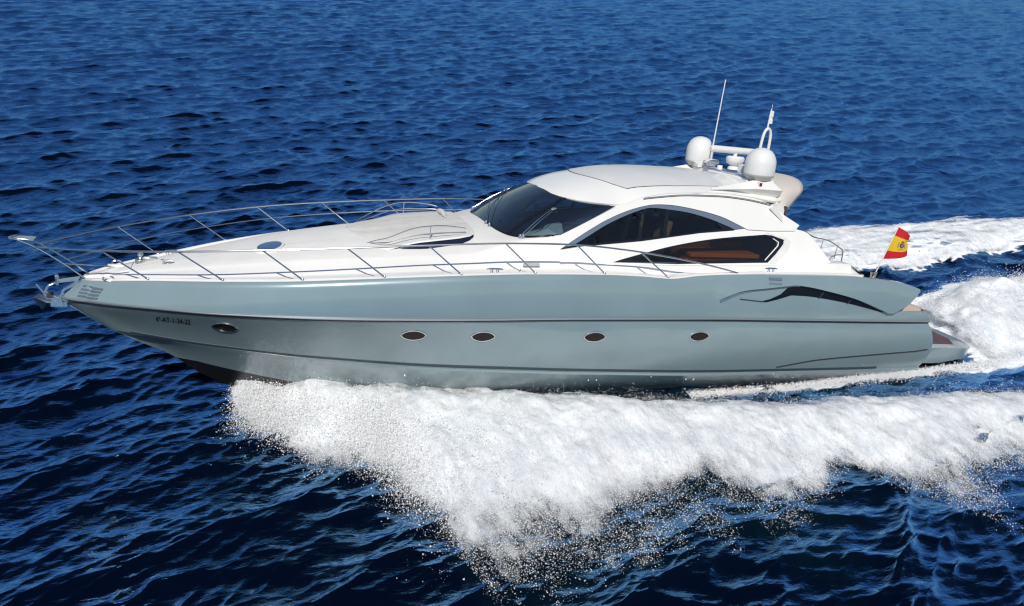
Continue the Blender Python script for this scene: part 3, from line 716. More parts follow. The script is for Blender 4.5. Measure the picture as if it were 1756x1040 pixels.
# ---------------------------------------------------------------- windscreen
def ws_base(y): return 8.66 + 1.40 * (1 - (1 - min(abs(y) / 2.0, 1) ** 3) ** (1 / 3))
def windscreen():
    rows = []; n = 41
    th = np.linspace(-1, 1, n)
    for a in th:
        s_ = np.sign(a) * abs(a) ** .8
        an = s_ * math.pi / 2
        yb = 2.0 * np.sign(an) * abs(math.sin(an)) ** (2 / 3.); xb = 10.05 - 1.24 * abs(math.cos(an)) ** (2 / 3.)
        yt = 1.74 * np.sign(an) * abs(math.sin(an)) ** (2 / 2.8); xt = 11.5 - 1.32 * abs(math.cos(an)) ** (2 / 2.8)
        zb = on_deck(xb + .02, np.clip(yb, -1.98, 1.98))[2] + .012; zb = zb if zb < 2.3 else 2.08
        zt = roof_z(xt, yt) - .03
        col = []
        for t in np.linspace(0, 1, 9):
            bow = .07 * 4 * t * (1 - t)
            col.append((xb + (xt - xb) * t - bow * math.cos(an) * .7, yb + (yt - yb) * t + bow * .6 * math.sin(an), zb + (zt - zb) * t + bow * .6))
        rows.append(col)
    A = np.array(rows)
    o = grid_mesh('windscreen', A, 'glass', yacht)
    # mullions and border are dark strips just proud of the glass
    mb = MB(); 
    def ribbon(P, wd, nrm):
        P = np.array(P); T = np.gradient(P, axis=0); T /= np.linalg.norm(T, axis=1)[:, None]
        W_ = np.cross(T, nrm); W_ /= np.linalg.norm(W_, axis=1)[:, None]
        a_ = P - W_ * wd / 2 + nrm * .006; b_ = P + W_ * wd / 2 + nrm * .006
        V = np.concatenate([a_, b_]); k = len(P); mb.add(V, [(i, i + 1, k + i + 1, k + i) for i in range(k - 1)])
    NR = np.zeros_like(A)
    for i in range(n):
        for j in range(9):
            u = A[min(i + 1, n - 1), j] - A[max(i - 1, 0), j]; v = A[i, min(j + 1, 8)] - A[i, max(j - 1, 0)]
            c = np.cross(u, v); NR[i, j] = c / (np.linalg.norm(c) + 1e-9) * -1
    if NR[n // 2, 4][2] < 0: NR *= -1
    for i in (13, 27): ribbon(A[i], .10, NR[i])
    ribbon(A[:, 0], .05, NR[:, 0]); ribbon(A[:, 8] , .05, NR[:, 8])
    ribbon(A[0], .06, NR[0]); ribbon(A[-1], .06, NR[-1])
    mb.build('windscreen_frame', 'black', o, True, None)
    return o, A, NR
ws_o, WS, WN = windscreen()
# wipers: parallel arms from chrome pivots at the foot of the glass
def ws_pt(i, t, off=.03):
    i0 = int(i); f = i - i0; j = t * 8; j0 = min(int(j), 7); g = j - j0
    P = lambda a, b: WS[a, b] + WN[a, b] * off
    return (P(i0, j0) * (1 - f) + P(min(i0 + 1, 40), j0) * f) * (1 - g) + (P(i0, j0 + 1) * (1 - f) + P(min(i0 + 1, 40), j0 + 1) * f) * g
for i0, i1, t1, b0, b1 in ((8.2, 10.6, .66, (8.6, .22), (13.6, .95)), (18.5, 23.0, .62, (17.4, .12), (26.0, .80)), (30, 32, .60, (27.2, .2), (33, .92))):
    wp = MB()
    for d_ in (-.45, .45):
        wp.tube([ws_pt(i0 + d_, -0.02, .045), ws_pt((i0 + i1) / 2 + d_, t1 * .5, .06), ws_pt(i1 + d_ * .6, t1, .05)], .008, 6)
    o = wp.build('wiper', 'steel', yacht)
    MB().tube([ws_pt(b0[0], b0[1], .02), ws_pt((b0[0] + b1[0]) / 2, (b0[1] + b1[1]) / 2, .025), ws_pt(b1[0], b1[1], .02)], .012, 6).build('blade', 'black', o)
    for d_ in (-.45, .45): MB().lathe([(0, .05), (.025, .05), (.035, .02), (.04, -.03)], tuple(ws_pt(i0 + d_, -.02, .03)), n=12).build('pivot', 'steel', o)
    MB().box(ws_pt(i1, t1, .05), (.09, .05, .035)).build('blade_clip', 'steel', o)

# ---------------------------------------------------------------- cabin interior
MB().box((12.8, 0, 1.22), (6.2, 3.9, .06)).build('cabin_floor', 'dark', yacht)
d_ = MB(); d_.box((9.75, 0, 1.86), (1.5, 3.1, .10)); d_.build('dash_top', 'dash', yacht)
mesh('instrument_binnacle', [(9.6, -1.35, 1.9), (10.4, -1.35, 1.9), (10.35, -1.25, 2.22), (9.95, -1.2, 2.2), (9.6, .0, 1.9), (10.4, .0, 1.9), (10.35, -.1, 2.22), (9.95, -.12, 2.2)],
     [(0, 1, 2, 3), (4, 7, 6, 5), (0, 4, 5, 1), (1, 5, 6, 2), (2, 6, 7, 3), (3, 7, 4, 0)], 'dash', yacht, True, 20)
mesh('chart_panel', [(9.3, .1, 1.92), (9.9, .2, 1.92), (9.9, 1.2, 1.92), (9.4, 1.1, 1.92), (9.5, .1, 2.02), (10.0, .25, 2.24), (10.0, 1.15, 2.24), (9.55, 1.05, 2.05)],
     [(0, 1, 2, 3), (4, 7, 6, 5), (0, 4, 5, 1), (1, 5, 6, 2), (2, 6, 7, 3), (3, 7, 4, 0)], 'cream', yacht, True, 20)
def seat(x, y, s=1.):
    st = MB().box((x, y, 1.62), (.55, .58, .16)).build('helm_seat', 'cream', yacht); bevel(st, .05, 3)
    bk = MB().box((x + .30, y, 2.02), (.15, .56, .82), Matrix.Rotation(.18, 3, 'Y')).build('backrest', 'cream', st); bevel(bk, .06, 3)
    MB().lathe([(.2, 1.24), (.18, 1.27), (.06, 1.29), (.06, 1.56)], (x, y, 0), n=16).build('pedestal', 'steel', st)
seat(12.62, -1.25); seat(12.0, -.35); seat(12.25, 1.0)
sf = MB().box((14.3, -1.5, 1.48), (2.0, .75, .34)).build('saloon_sofa', 'wood', yacht); bevel(sf, .06, 3)
b1 = MB().box((14.3, -1.15, 1.75), (2.0, .14, .42)).build('backrest', 'wood', sf); bevel(b1, .05, 3)
b2 = MB().box((14.35, -1.55, 1.72), (1.9, .72, .10)).build('seat_cushion', 'tan', sf); bevel(b2, .02, 2)
MB().box((14.6, 1.3, 1.7), (2.2, .5, .8)).build('galley_cabinet', 'wood', yacht)
MB().box((15.9, 0, 2.1), (.04, 3.6, 1.7)).build('saloon_bulkhead', 'dark', yacht)

# ---------------------------------------------------------------- fore deck fittings
# sun pad on a raised trunk with dark side skylights
def pad_half(x): return float(np.interp(x, [5.70, 5.74, 5.85, 6.05, 6.4, 7.2, 7.9, 8.2, 8.32], [0.02, .40, .80, 1.15, 1.42, 1.52, 1.46, 1.36, 1.2]))
def pad_top(x, y): return on_deck(x, 0)[2] + .012 + .025 * float(sstep(5.7, 6.3, x)) - (.042 + .08 * (1 - float(sstep(6., 7.2, x)))) * (y ** 2)
def sunpad():
    xs_ = np.concatenate([[5.70, 5.74, 5.85, 5.95], np.linspace(6.05, 8.32, 26)]); rows = []
    for x in xs_:
        h = pad_half(x); L = []
        for t in np.linspace(-1, 1, 25):
            y = t * h; e = 1 - abs(t) ** 10; z = pad_top(x, y) + .0 - .05 * (1 - e)
            if .30 < abs(t) < .42: z -= .012
            L.append((x, y, z))
        base = [(x, -h - .012, pad_top(x, h) - .30)]; base2 = [(x, h + .012, pad_top(x, h) - .30)]
        rows.append(base + L + base2)
    o = grid_mesh('sun_pad', np.array(rows), 'cushion', yacht, True, 50)
    MB().tube(spline([(7.95, .0, pad_top(7.95, 0) + .03), (8.0, .5, pad_top(8, .5) + .05), (8.02, 1.05, pad_top(8, 1.05) + .03)], 6), [.02, .03, .05, .06, .06, .06, .07, .07, .07, .07, .06, .05, .03], 10).build('headrest', 'cushion', o)
    return o
pad_o = sunpad()
def padmesh_side():
    for s_ in (-1, 1):
        V = []; F = []
        X = np.linspace(6.0, 8.28, 20)
        for x in X:
            h = pad_half(x) + .02; zt = pad_top(x, h) - .045; zb = zt - .03 - .13 * float(sstep(6.0, 7.2, x)) * float(1 - .75 * sstep(7.9, 8.28, x))
            V += [(x, s_ * h, zt), (x, s_ * (h + .05), zb), (x, s_ * (h - .1), zb), (x, s_ * (h - .1), zt)]
        for i in range(len(X) - 1):
            for j in range(4): F.append((i*4+j, i*4+(j+1) % 4, (i+1)*4+(j+1) % 4, (i+1)*4+j))
        F += [(0, 1, 2, 3), tuple(len(V) - 4 + k for k in (3, 2, 1, 0))]
        mesh('trunk_skylight', V, F, 'navy', yacht, True, 30)
        # white rim over the skylight
        V = []; F = []
        for x in X:
            h = pad_half(x) + .03; zt = pad_top(x, h) - .028
            V += [(x, s_ * (h + .04), zt - .03), (x, s_ * (h + .035), zt + .004), (x, s_ * (h - .12), zt + .02), (x, s_ * (h - .12), zt - .03)]
        for i in range(len(X) - 1):
            for j in range(4): F.append((i*4+j, i*4+(j+1) % 4, (i+1)*4+(j+1) % 4, (i+1)*4+j))
        F += [(0, 1, 2, 3), tuple(len(V) - 4 + k for k in (3, 2, 1, 0))]
        mesh('trunk_rim', V, F, 'white', yacht, True, 30)
        P = []
        for x in np.linspace(6.02, 8.3, 21):
            t = (x - 6.02) / 2.28; h = pad_half(x) - .02; P.append((x, s_ * h, pad_top(x, h) - .02 + .27 * (4 * t * (1 - t)) ** .75))
        rl = MB().tube(P, .014, 6)
        P2 = [(p[0], p[1], p[2] - .16 * (4 * ((p[0] - 6.02) / 2.28) * (1 - (p[0] - 6.02) / 2.28)) ** .75) for p in P]
        o = rl.build('pad_grab_rail', 'steel', yacht); MB().tube(P2, .008, 6).build('lower_wire', 'steel', o)
        MB().tube([P[11], (P[11][0], P[11][1], pad_top(P[11][0], P[11][1]) - .04)], .012, 6).build('stanchion', 'steel', o)
padmesh_side()
# round deck hatch
ell = lambda cx_, cy_, a, b, n=28: [(cx_ + a * math.cos(2*math.pi*k/n), cy_ + b * math.sin(2*math.pi*k/n)) for k in range(n)]
hx, hy = 4.05, -.62
ht = panel('deck_hatch', ell(hx, hy, .30, .30), deckmap, .035, .05, 'white', yacht, d=.1)
panel('hatch_glass', ell(hx, hy, .25, .25), deckmap, .042, .02, 'hatchglass', ht, d=.1)
# panel joints moulded into the fore deck
for yy in (.55, -.55):
    MB().tube([on_deck(x, yy * (x / 4.), .003) for x in np.linspace(1.4, 5.4, 24)], .006, 5).build('deck_joint', 'domebase', yacht)
# windlass, cleats, bow chocks
wl = MB(); c = on_deck(1.50, .05)
wl.lathe([(0, .20), (.05, .20), (.06, .16), (.035, .12), (.06, .08), (.10, .07), (.11, 0)], c, n=18)
wl.box((1.68, .08, c[2] + .06), (.26, .14, .10)); bevel(wl.build('windlass', 'steel', yacht), .008)
hl = MB(); 
for y0 in (-.05, .12): hl.box((1.12, y0, on_deck(1.12, y0)[2] + .02), (.5, .03, .03)); 
hl.build('chain_guide', 'grey', yacht)
lid = panel('anchor_locker_lid', [(.85, -.28), (1.35, -.36), (1.35, .36), (.85, .28)], deckmap, .022, .04, 'white', yacht, d=.1)
def cleat(x, y, z, L=.34, ang=0.):
    mb = MB(); 
    R = Matrix.Rotation(ang, 3, 'Z')
    P = [Vector((t * L / 2, 0, .085 - .01 * abs(t) ** 3)) for t in np.linspace(-1, 1, 9)]
    mb.tube([R @ p + Vector((x, y, z)) for p in P], [.010, .017, .019, .019, .019, .019, .019, .017, .010], 8)
    for sx in (-.06, .06):
        for d_ in (-.015, .015): mb.tube([R @ Vector((sx + d_, 0, .08)) + Vector((x, y, z)), R @ Vector((sx + d_ * 1.6, 0, 0)) + Vector((x, y, z))], .012, 6)
    return mb.build('cleat', 'steel', yacht)
for s_ in (-1, 1):
    cleat(8.37, s_ * (float(shb(8.37)) - .10), float(shz(8.37)) + .03, .36)
    cleat(15.05, s_ * (float(shb(15.05)) - .10), float(shz(15.05)) + .03, .34)
    cleat(2.05, s_ * .45, on_deck(2.05, .45)[2], .26, .3 * s_)
    ch = MB(); P = [(.98 + .10 * math.cos(a), s_ * (.66), .635 + .05 * math.sin(a)) for a in np.linspace(0, 2 * math.pi, 18)[:-1]]
    ch.tube(P, .016, 6, closed=True).build('bow_chock', 'steel', yacht)
    # flush plates in the bulwark by the aft cleats, deck filler, side vent plate
    for dz in (.03, .14):
        panel('bulwark_slot', [(14.9, 1.50 - dz - .045), (15.25, 1.50 - dz - .05), (15.25, 1.50 - dz), (14.9, 1.50 - dz + .005)], lambda u, v, o_: (u, wingmap(u, v, .085)[1] - o_, v), .005, .01, 'trim', yacht, side=s_, d=.3)
    panel('bulkhead_vent', [(9.15, 1.47), (9.5, 1.475), (9.52, 1.50), (9.5, 1.535), (9.15, 1.53), (9.13, 1.50)], lambda u, v, o_: (u, -2.29 - o_, v), .01, .02, 'domebase', yacht, side=s_, d=.2)
    MB().lathe([(0, .06), (.02, .06), (.03, .04), (.02, 0)], (8.95, s_ * 2.62, float(shz(8.95)) + .02), n=10).build('deck_filler', 'steel', yacht)
    for k, (zz, xx) in enumerate(((.41, .44), (.345, .40), (.275, .355), (.205, .33))):
        for xa, xb in ((xx + .05, xx + .21), (xx + .23, xx + .44)):
            panel('bow_vent_slot', [(xa, zz), (xb, zz + .012), (xb - .015, zz - .026), (xa - .02, zz - .040)], hullmap, .012, .02, 'brown', yacht, side=s_, d=.2)
# through-hull fittings
for x, z in ((6.85, -1.12), (11.05, -1.22), (11.25, -1.22), (13.55, -1.22), (13.75, -1.22)):
    for s_ in (-1, 1):
        p, nn = on_hull(x, z); MB().lathe([(0, .012), (.018, .012), (.03, .016), (.035, 0)], (p.x, p.y * -s_ if s_ > 0 else p.y, p.z), (nn.x, nn.y * (-1 if s_ > 0 else 1), nn.z), 12).build('through_hull_fitting', 'steel', yacht)

# portholes: pointed ovals
def lens(cx_, cz, a, b, n=12):
    up = [(cx_ - a + 2 * a * i / n, cz + b * (1 - (2 * i / n - 1) ** 2) ** .68) for i in range(n)]
    dn = [(cx_ + a - 2 * a * i / n, cz - b * (1 - (2 * i / n - 1) ** 2) ** .68) for i in range(n)]
    return up + dn
for x, z in ((3.18, -.075), (6.82, .035), (8.27, .035), (10.78, .035), (13.4, .03)):
    for s_ in (1, -1):
        a = .27 if x > 4 else .25
        pr = panel('porthole', lens(x, z, a, .13), hullmap, .016, .03, 'steel', yacht, [lens(x, z, a - .026, .108)], side=s_, d=.05)
        panel('porthole_glass', lens(x, z, a - .022, .112), hullmap, .006, .012, 'port', pr, side=s_, d=.06)

# ---------------------------------------------------------------- registration letters
def lettering(name, s_, x0, x1, z0, z1, h, mat, parent, sgn=1):
    cu = bpy.data.curves.new('t', 'FONT'); cu.body = s_; cu.size = 1.0; cu.extrude = 0; cu.resolution_u = 3; cu.space_character = 1.08; cu.offset = .018
    to = bpy.data.objects.new('t', cu); COL.objects.link(to)
    dg = bpy.context.evaluated_depsgraph_get(); ev = to.evaluated_get(dg); me = bpy.data.meshes.new_from_object(ev)
    bpy.data.objects.remove(to); co = np.array([v.co[:] for v in me.vertices]); F = [p.vertices[:] for p in me.polygons]
    lo, hi = co.min(0), co.max(0); V = []
    for c in co:
        t = (c[0] - lo[0]) / (hi[0] - lo[0]); q = (c[1] - lo[1]) / (hi[1] - lo[1])
        if sgn < 0: t_ = 1 - t
        else: t_ = t
        x = x0 + (x1 - x0) * t_; z = z0 + (z1 - z0) * t_ + h * (q - .5)
        p, nn = on_hull(x, z, .004); V.append((p.x, p.y * sgn, p.z))
    return mesh(name, V, F, mat, parent, False)
lettering('registration_number', '6\u00aa-AT-1-34-22', 1.87, 2.53, -.085, -.045, .16, 'ink', yacht)
lettering('registration_number', '6\u00aa-AT-1-34-22', 1.87, 2.53, -.085, -.045, .16, 'ink', yacht, -1)

# ---------------------------------------------------------------- guard rails
RT = [(-.36, .17, 1.13), (.2, .66, 1.21), (.94, 1.17, 1.32), (2.35, 1.89, 1.505), (3.86, 2.37, 1.68), (5.4, 2.60, 1.82), (6.97, 2.69, 1.94), (8.54, 2.76, 2.04), (10.1, 2.78, 2.06), (11.3, 2.79, 1.98),
      (12.3, 2.79, 1.86), (13.2, 2.79, 1.72), (13.9, 2.78, 1.58), (14.15, 2.77, 1.52)]
rail_t = np.array(RT)
bases = [(1.75,), (3.15,), (4.61,), (6.15,), (7.67,), (9.24,), (10.81,), (12.36,)]
tops = [.94, 2.35, 3.86, 5.4, 6.97, 8.54, 10.1, 11.6]
def rail_at(x, s_):
    P = spline(rail_t, 10); return np.array([x, s_ * np.interp(x, P[:, 0], P[:, 1]), np.interp(x, P[:, 0], P[:, 2])])
for s_ in (-1, 1):
    P = spline(rail_t, 10) * np.array([1, s_, 1])
    gr = MB().tube(P, .019, 8).build('guard_rail', 'steel', yacht)
    # mid rail runs from the pulpit leg back to the windscreen on the far side and to the first stanchion on this one
    mid = []
    xe = 9.3
    for x in np.linspace(.12, xe, 40):
        i = np.interp(x + .38, [.12, 1.35, 2.75, 4.23, 5.78, 7.32, 8.9, 10.5], [.94 - 1.1, .94, 2.35, 3.86, 5.4, 6.97, 8.54, 10.1])
        top = rail_at(i, s_); xb = np.interp(i, tops, [b[0] for b in bases]); bs = np.array([xb, s_ * (float(shb(max(xb, .5))) - .06), float(shz(max(xb, .5))) + .03])
        mid.append(top * .52 + bs * .48 if i > .5 else None)
    mid = [p for p in mid if p is not None]
    leg = np.array([.12, s_ * .19, .80]); mid = [leg, np.array([.35, s_ * .42, .84])] + mid[1:]
    if s_ > 0: MB().tube(spline(mid, 3), .012, 6).build('mid_rail', 'steel', gr)
    else: MB().tube([leg, (.9, -.55, .86), (1.25, -.60, .88)], .012, 6).build('mid_rail', 'steel', gr)
    for (xb,), xt in zip(bases, tops):
        t = rail_at(xt, s_); yb = float(shb(xb)) - .07; zb = float(shz(xb)) + .025
        st = MB().tube([t, (xb, s_ * yb, zb)], .015, 8); st.lathe([(.03, 0), (.03, .012), (.018, .03)], (xb, s_ * yb, zb), n=10)
        st.build('stanchion', 'steel', gr)
    # pulpit leg
    MB().tube(spline([(-.84, s_ * .02, 1.285), (-.72, s_ * .15, 1.28), (-.36, s_ * .17, 1.12), (.12, s_ * .19, .80), (.5, s_ * .20, .50)], 8), .018, 8).build('pulpit_leg', 'steel', gr)
tp = [(-.74, -.14), (-.84, -.09), (-.87, 0), (-.84, .09), (-.74, .14), (-.40, .15), (-.40, -.15)]
o = panel('pulpit_step', tp, lambda u, v, off: (u, v, 1.275 + off + (-.1) * max(0, u + .55)), .012, .03, 'steel', yacht, d=.1); bevel(o, .006)

# ---------------------------------------------------------------- bow roller
ro = [(-.30, .14), (-.24, .30), (-.06, .40), (.36, .47), (.34, .36), (.08, .22), (.02, .06), (.06, -.12), (-.06, -.12), (-.10, .02), (-.24, .04)]
rh = [(-.265, .15), (-.215, .285), (-.05, .372), (.28, .425), (.26, .375), (.04, .23), (-.02, .06), (-.09, .055), (-.22, .07)]
for s_ in (1, -1):
    o = panel('bow_roller', ro, lambda u, v, off: (u, -.09 - .05 * max(0, u) - off, v), .006, .012, 'steel', yacht, [rh], side=s_, d=.08)
mesh('roller_bridge', [(-.06, -.09, .41), (-.06, .09, .41), (.36, .11, .475), (.36, -.11, .475), (-.06, -.09, .39), (-.06, .09, .39), (.36, .11, .455), (.36, -.11, .455)], [(0, 1, 2, 3), (7, 6, 5, 4), (0, 4, 5, 1), (1, 5, 6, 2), (2, 6, 7, 3), (3, 7, 4, 0)], 'steel', o, False)
MB().lathe([(.0, -.10), (.05, -.10), (.03, 0), (.05, .10), (0, .10)], (-.20, 0, .10), (0, 1, 0), 14).build('roller', 'rubber', o)
MB().lathe([(0, .56), (.035, .55), (.045, .51), (.03, .46), (.03, .34)], (-.04, -.10, 0), n=12).build('bow_light', 'steel', o)
MB().box((-.03, 0, -.08), (.30, .16, .10)).build('stem_plate', 'steel', o)

# ---------------------------------------------------------------- swim platform and stern
plat = MB()
outl = [(19.6, 2.34), (20.9, 2.36), (22.20, 2.32), (22.50, 2.15), (22.76, 1.6), (22.88, .8), (22.92, 0)]
outl = outl + [(x, -y) for x, y in outl[::-1][1:]]
o = panel('swim_platform', outl, lambda u, v, off: (u - .02 * (1 if off < -.05 else 0), v * (.97 if off < -.05 else 1), -.50 + off - .07 * (u - 20.5) / 1.8 + (.14 * sstep(21.2, 22.3, u) if off < -.1 else 0)), 0, .46, 'hull', yacht, d=.25)
bevel(o, .03, 3)
tk = [(20.4, 2.02), (22.05, 2.0), (22.40, 1.5), (22.52, .7), (22.55, 0), (22.52, -.7), (22.40, -1.5), (22.05, -2.0), (20.4, -2.02)]
panel('teak_inlay', tk, lambda u, v, off: (u, v, -.50 + off - .07 * (u - 20.5) / 1.8), .006, .01, 'teak', o, d=.25)
# cockpit, sun deck and sloping stern
mesh('cockpit_tub', [(16.0, -2.0, 1.2), (17.7, -2.0, 1.2), (17.7, 2.0, 1.2), (16.0, 2.0, 1.2)], [(0, 1, 2, 3)], 'teak', yacht)
def stern_deck():
    st = [(17.55, 2.2, 1.40), (18.2, 2.3, 1.32), (18.9, 2.35, 1.08), (19.4, 2.45, .78), (20.02, 2.58, .64), (20.12, 2.58, .62), (20.45, 2.5, -.02)]
    rows = []
    for x, h, z in st:
        rows.append([(x, -h, z - .03), (x, -h * .97, z), (x, -h * .6, z + .02), (x, 0, z + .03), (x, h * .6, z + .02), (x, h * .97, z), (x, h, z - .03)])
    o = grid_mesh('stern_deck', np.array(rows), 'beige', yacht, True, 30)
    for s_ in (-1, 1):
        V = [(x, s_ * h, z - .03) for x, h, z in st] + [(x, s_ * (h + .12), z - .5) for x, h, z in st]; k = len(st)
        mesh('stern_coaming', V, [(i, i + 1, k + i + 1, k + i) for i in range(k - 1)], 'beige', yacht, True, 30)
stern_deck()
o = panel('stern_sun_pad', [(17.75, -1.7), (18.8, -1.65), (18.8, 1.65), (17.75, 1.7)], lambda u, v, off: (u, v, 1.44 - .26 * max(0, u - 17.9) + off), .06, .12, 'beige', yacht, d=.25); bevel(o, .03, 3)
# curved stern rail
crv = spline([(16.80, -1.40, 2.34), (17.18, -1.40, 2.17), (17.65, -1.40, 2.09), (18.06, -1.38, 1.92), (18.22, -1.36, 1.80), (18.24, -1.36, 1.50)], 6)
sr = MB().tube(crv, .016, 7); sr.tube(spline([(16.80, -1.42, 2.33), (17.2, -1.42, 2.02), (17.60, -1.42, 1.68), (17.7, -1.42, 1.5)], 6), .014, 7)
sr.tube(spline([(17.78, -1.40, 1.52), (17.84, -1.40, 1.64), (18.0, -1.38, 1.71), (18.22, -1.36, 1.72)], 6), .014, 7)
for x, y, z in ((17.5, -1.40, 2.10), (18.0, -1.38, 1.94)): sr.tube([(x, y, z), (x - .03, y, z - .32)], .010, 6)
sr.build('stern_rail', 'steel', yacht)
for (x, y) in ((18.85, -1.9), (19.3, -2.05)):
    zb = float(np.interp(x, [18.2, 18.9, 19.4], [1.32, 1.08, .78])); bo = MB()
    for dx in (-.06, .06): bo.lathe([(.04, 0), (.028, .05), (.028, .2), (.042, .22), (.042, .25), (0, .255)], (x + dx, y, zb + .06), n=12)
    bo.box((x, y, zb + .05), (.26, .1, .03)); bo.build('mooring_bollard', 'steel', yacht)

# ---------------------------------------------------------------- hardtop equipment
def radome(x, y, z, r, h):
    dm = MB().lathe([(r * .97, .10 * h), (r, .16 * h), (r, .48 * h), (r * .975, .58 * h), (r * .90, .70 * h), (r * .77, .82 * h), (r * .58, .915 * h), (r * .34, .975 * h), (r * .12, .997 * h), (0, h)], (x, y, z), n=40).build('satellite_dome', 'dome', yacht, True, 60)
    MB().lathe([(r * .70, -.06), (r * .92, .02), (r * .97, .04), (r * .985, .10 * h), (r * .96, .12 * h)], (x, y, z), n=40).build('dome_base', 'domebase', dm)
    pd = MB().lathe([(r * .5, -.30), (r * .45, -.02)], (x, y, z), n=24); pd.build('pedestal', 'grey', dm)
radome(15.28, -1.32, 3.56, .365, .70); radome(15.28, 1.45, 3.55, .365, .72)
ra = MB().lathe([(.16, 0), (.15, .06), (.10, .10), (.13, .12), (.2, .16), (.235, .24), (.235, .30), (.20, .335), (0, .345)], (15.45, 0, 3.58), n=28).build('radar_scanner', 'dome', yacht)
bar = MB(); ang = math.radians(8)
for t0, t1 in ((-.78, .78),):
    dx, dy = math.cos(ang), math.sin(ang); c = np.array([15.40, 0, 4.06])
    L = [(c[0] + t * dx, c[1] + t * dy, c[2] - .02 * t) for t in (-.80, -.78, -.70, 0, .70, .78, .80)]
    bar.tube(L, [.05, .075, .085, .085, .085, .075, .05], 12)
bar.lathe([(.05, 0), (.05, .12)], (15.43, 0, 3.92), n=12)
bar.build('antenna_bar', 'dome', ra)
bevel(MB().box((15.40, -.05, 3.43), (.80, 2.5, .14)).build('equipment_plinth', 'white', yacht), .03, 2)
gp = MB().lathe([(.12, 0), (.12, .06), (.20, .07), (.20, .14), (.16, .17), (0, .18)], (15.12, .55, 3.58), n=24).build('gps_dome', 'dome', yacht)
sl = MB().lathe([(.05, 0), (.05, .09)], (15.33, -.62, 3.52), n=12); sl.box((15.33, -.66, 3.68), (.30, .16, .20)); o = sl.build('search_light', 'dome', yacht, True, 30)
for dx in (-.07, .07): MB().lathe([(0, .012), (.05, .012), (.055, 0)], (15.33 + dx, -.742, 3.68), (0, -1, 0), 16).build('lamp', 'lamp', o)
hn = MB()
for y0, z0 in ((.95, 3.62), (.85, 3.60)): hn.lathe([(.02, -.14), (.025, 0), (.05, .10), (.055, .12)], (15.0, y0, z0), (.6, -.8, .05), 14)
hn.box((14.98, .9, 3.55), (.2, .2, .08)); hn.build('air_horn', 'dome', yacht)
hr = MB(); hr.tube([(15.55, -.55, 3.56), (15.75, -.40, 3.78)], .03, 8); hr.lathe([(.07, 0), (.07, .10), (0, .11)], (15.1, .1, 3.55), n=16); hr.build('cable_gland', 'dome', yacht)
MB().tube([(15.3, .88, 3.55), (15.31, .89, 4.3), (15.40, .95, 5.78)], [.02, .017, .012], 8).build('whip_antenna', 'dome', yacht)
mst = MB()
mst.tube(spline([(16.10, -.02, 3.35), (16.12, -.02, 4.10), (16.15, -.02, 4.46), (16.20, -.01, 4.61), (16.28, 0, 4.67), (16.36, .01, 4.61), (16.40, .02, 4.46), (16.40, .02, 4.1), (16.38, .02, 3.35)], 6), .038, 10)
mo = mst.build('light_mast', 'dome', yacht)
mk = MB(); mk.tube([(16.25, 0, 4.62), (16.27, 0, 5.08), (16.28, 0, 5.16)], [.022, .022, .012], 8); mk.lathe([(.05, 0), (.05, .10), (.035, .11), (.035, .16), (.05, .17), (.05, .30), (.03, .32)], (16.31, 0, 4.80), n=14); mk.tube([(16.28, 0, 5.15), (16.28, 0, 5.28)], .005, 5); mk.build('mast_light', 'dome', mo)
for s_ in (-1, 1):
    nl = MB().box((15.12, s_ * 1.655, 3.425), (.10, .07, .11)).build('navigation_light', 'dome', yacht, True, 30); bevel(nl, .01)
    MB().box((15.12, s_ * 1.69, 3.425), (.07, .03, .075)).build('lens', 'red', nl, True, 30)

# ================================================================== ANCHOR
an = root('anchor', 'polished steel plough anchor hanging in the bow roller', 'anchor'); AX = np.array([.27, 0, .0])
sh = MB(); sh.tube(spline([(.14, 0, -.01), (.02, 0, -.03), (-.12, 0, .03), (-.26, 0, .09), (-.44, 0, .32)], 5), [.022] * 21, 8); sh.build('shank', 'steel', an)
V = [(-.80, 0, .02), (-.70, .17, .08), (-.50, .20, -.02), (-.58, .02, -.02), (-.62, 0, -.22), (-.70, -.17, .08), (-.50, -.20, -.02), (-.66, 0, -.02), (-.40, 0, -.08)]
V = [(x + .27, y * .9, z) for x, y, z in V]
o = mesh('fluke', V, [(0, 1, 7), (1, 2, 3), (1, 3, 7), (0, 7, 5), (5, 7, 3), (5, 3, 6), (0, 4, 1), (4, 2, 1), (0, 5, 4), (4, 5, 6), (4, 8, 2), (4, 6, 8), (8, 3, 2), (8, 6, 3)], 'steel', an, False)

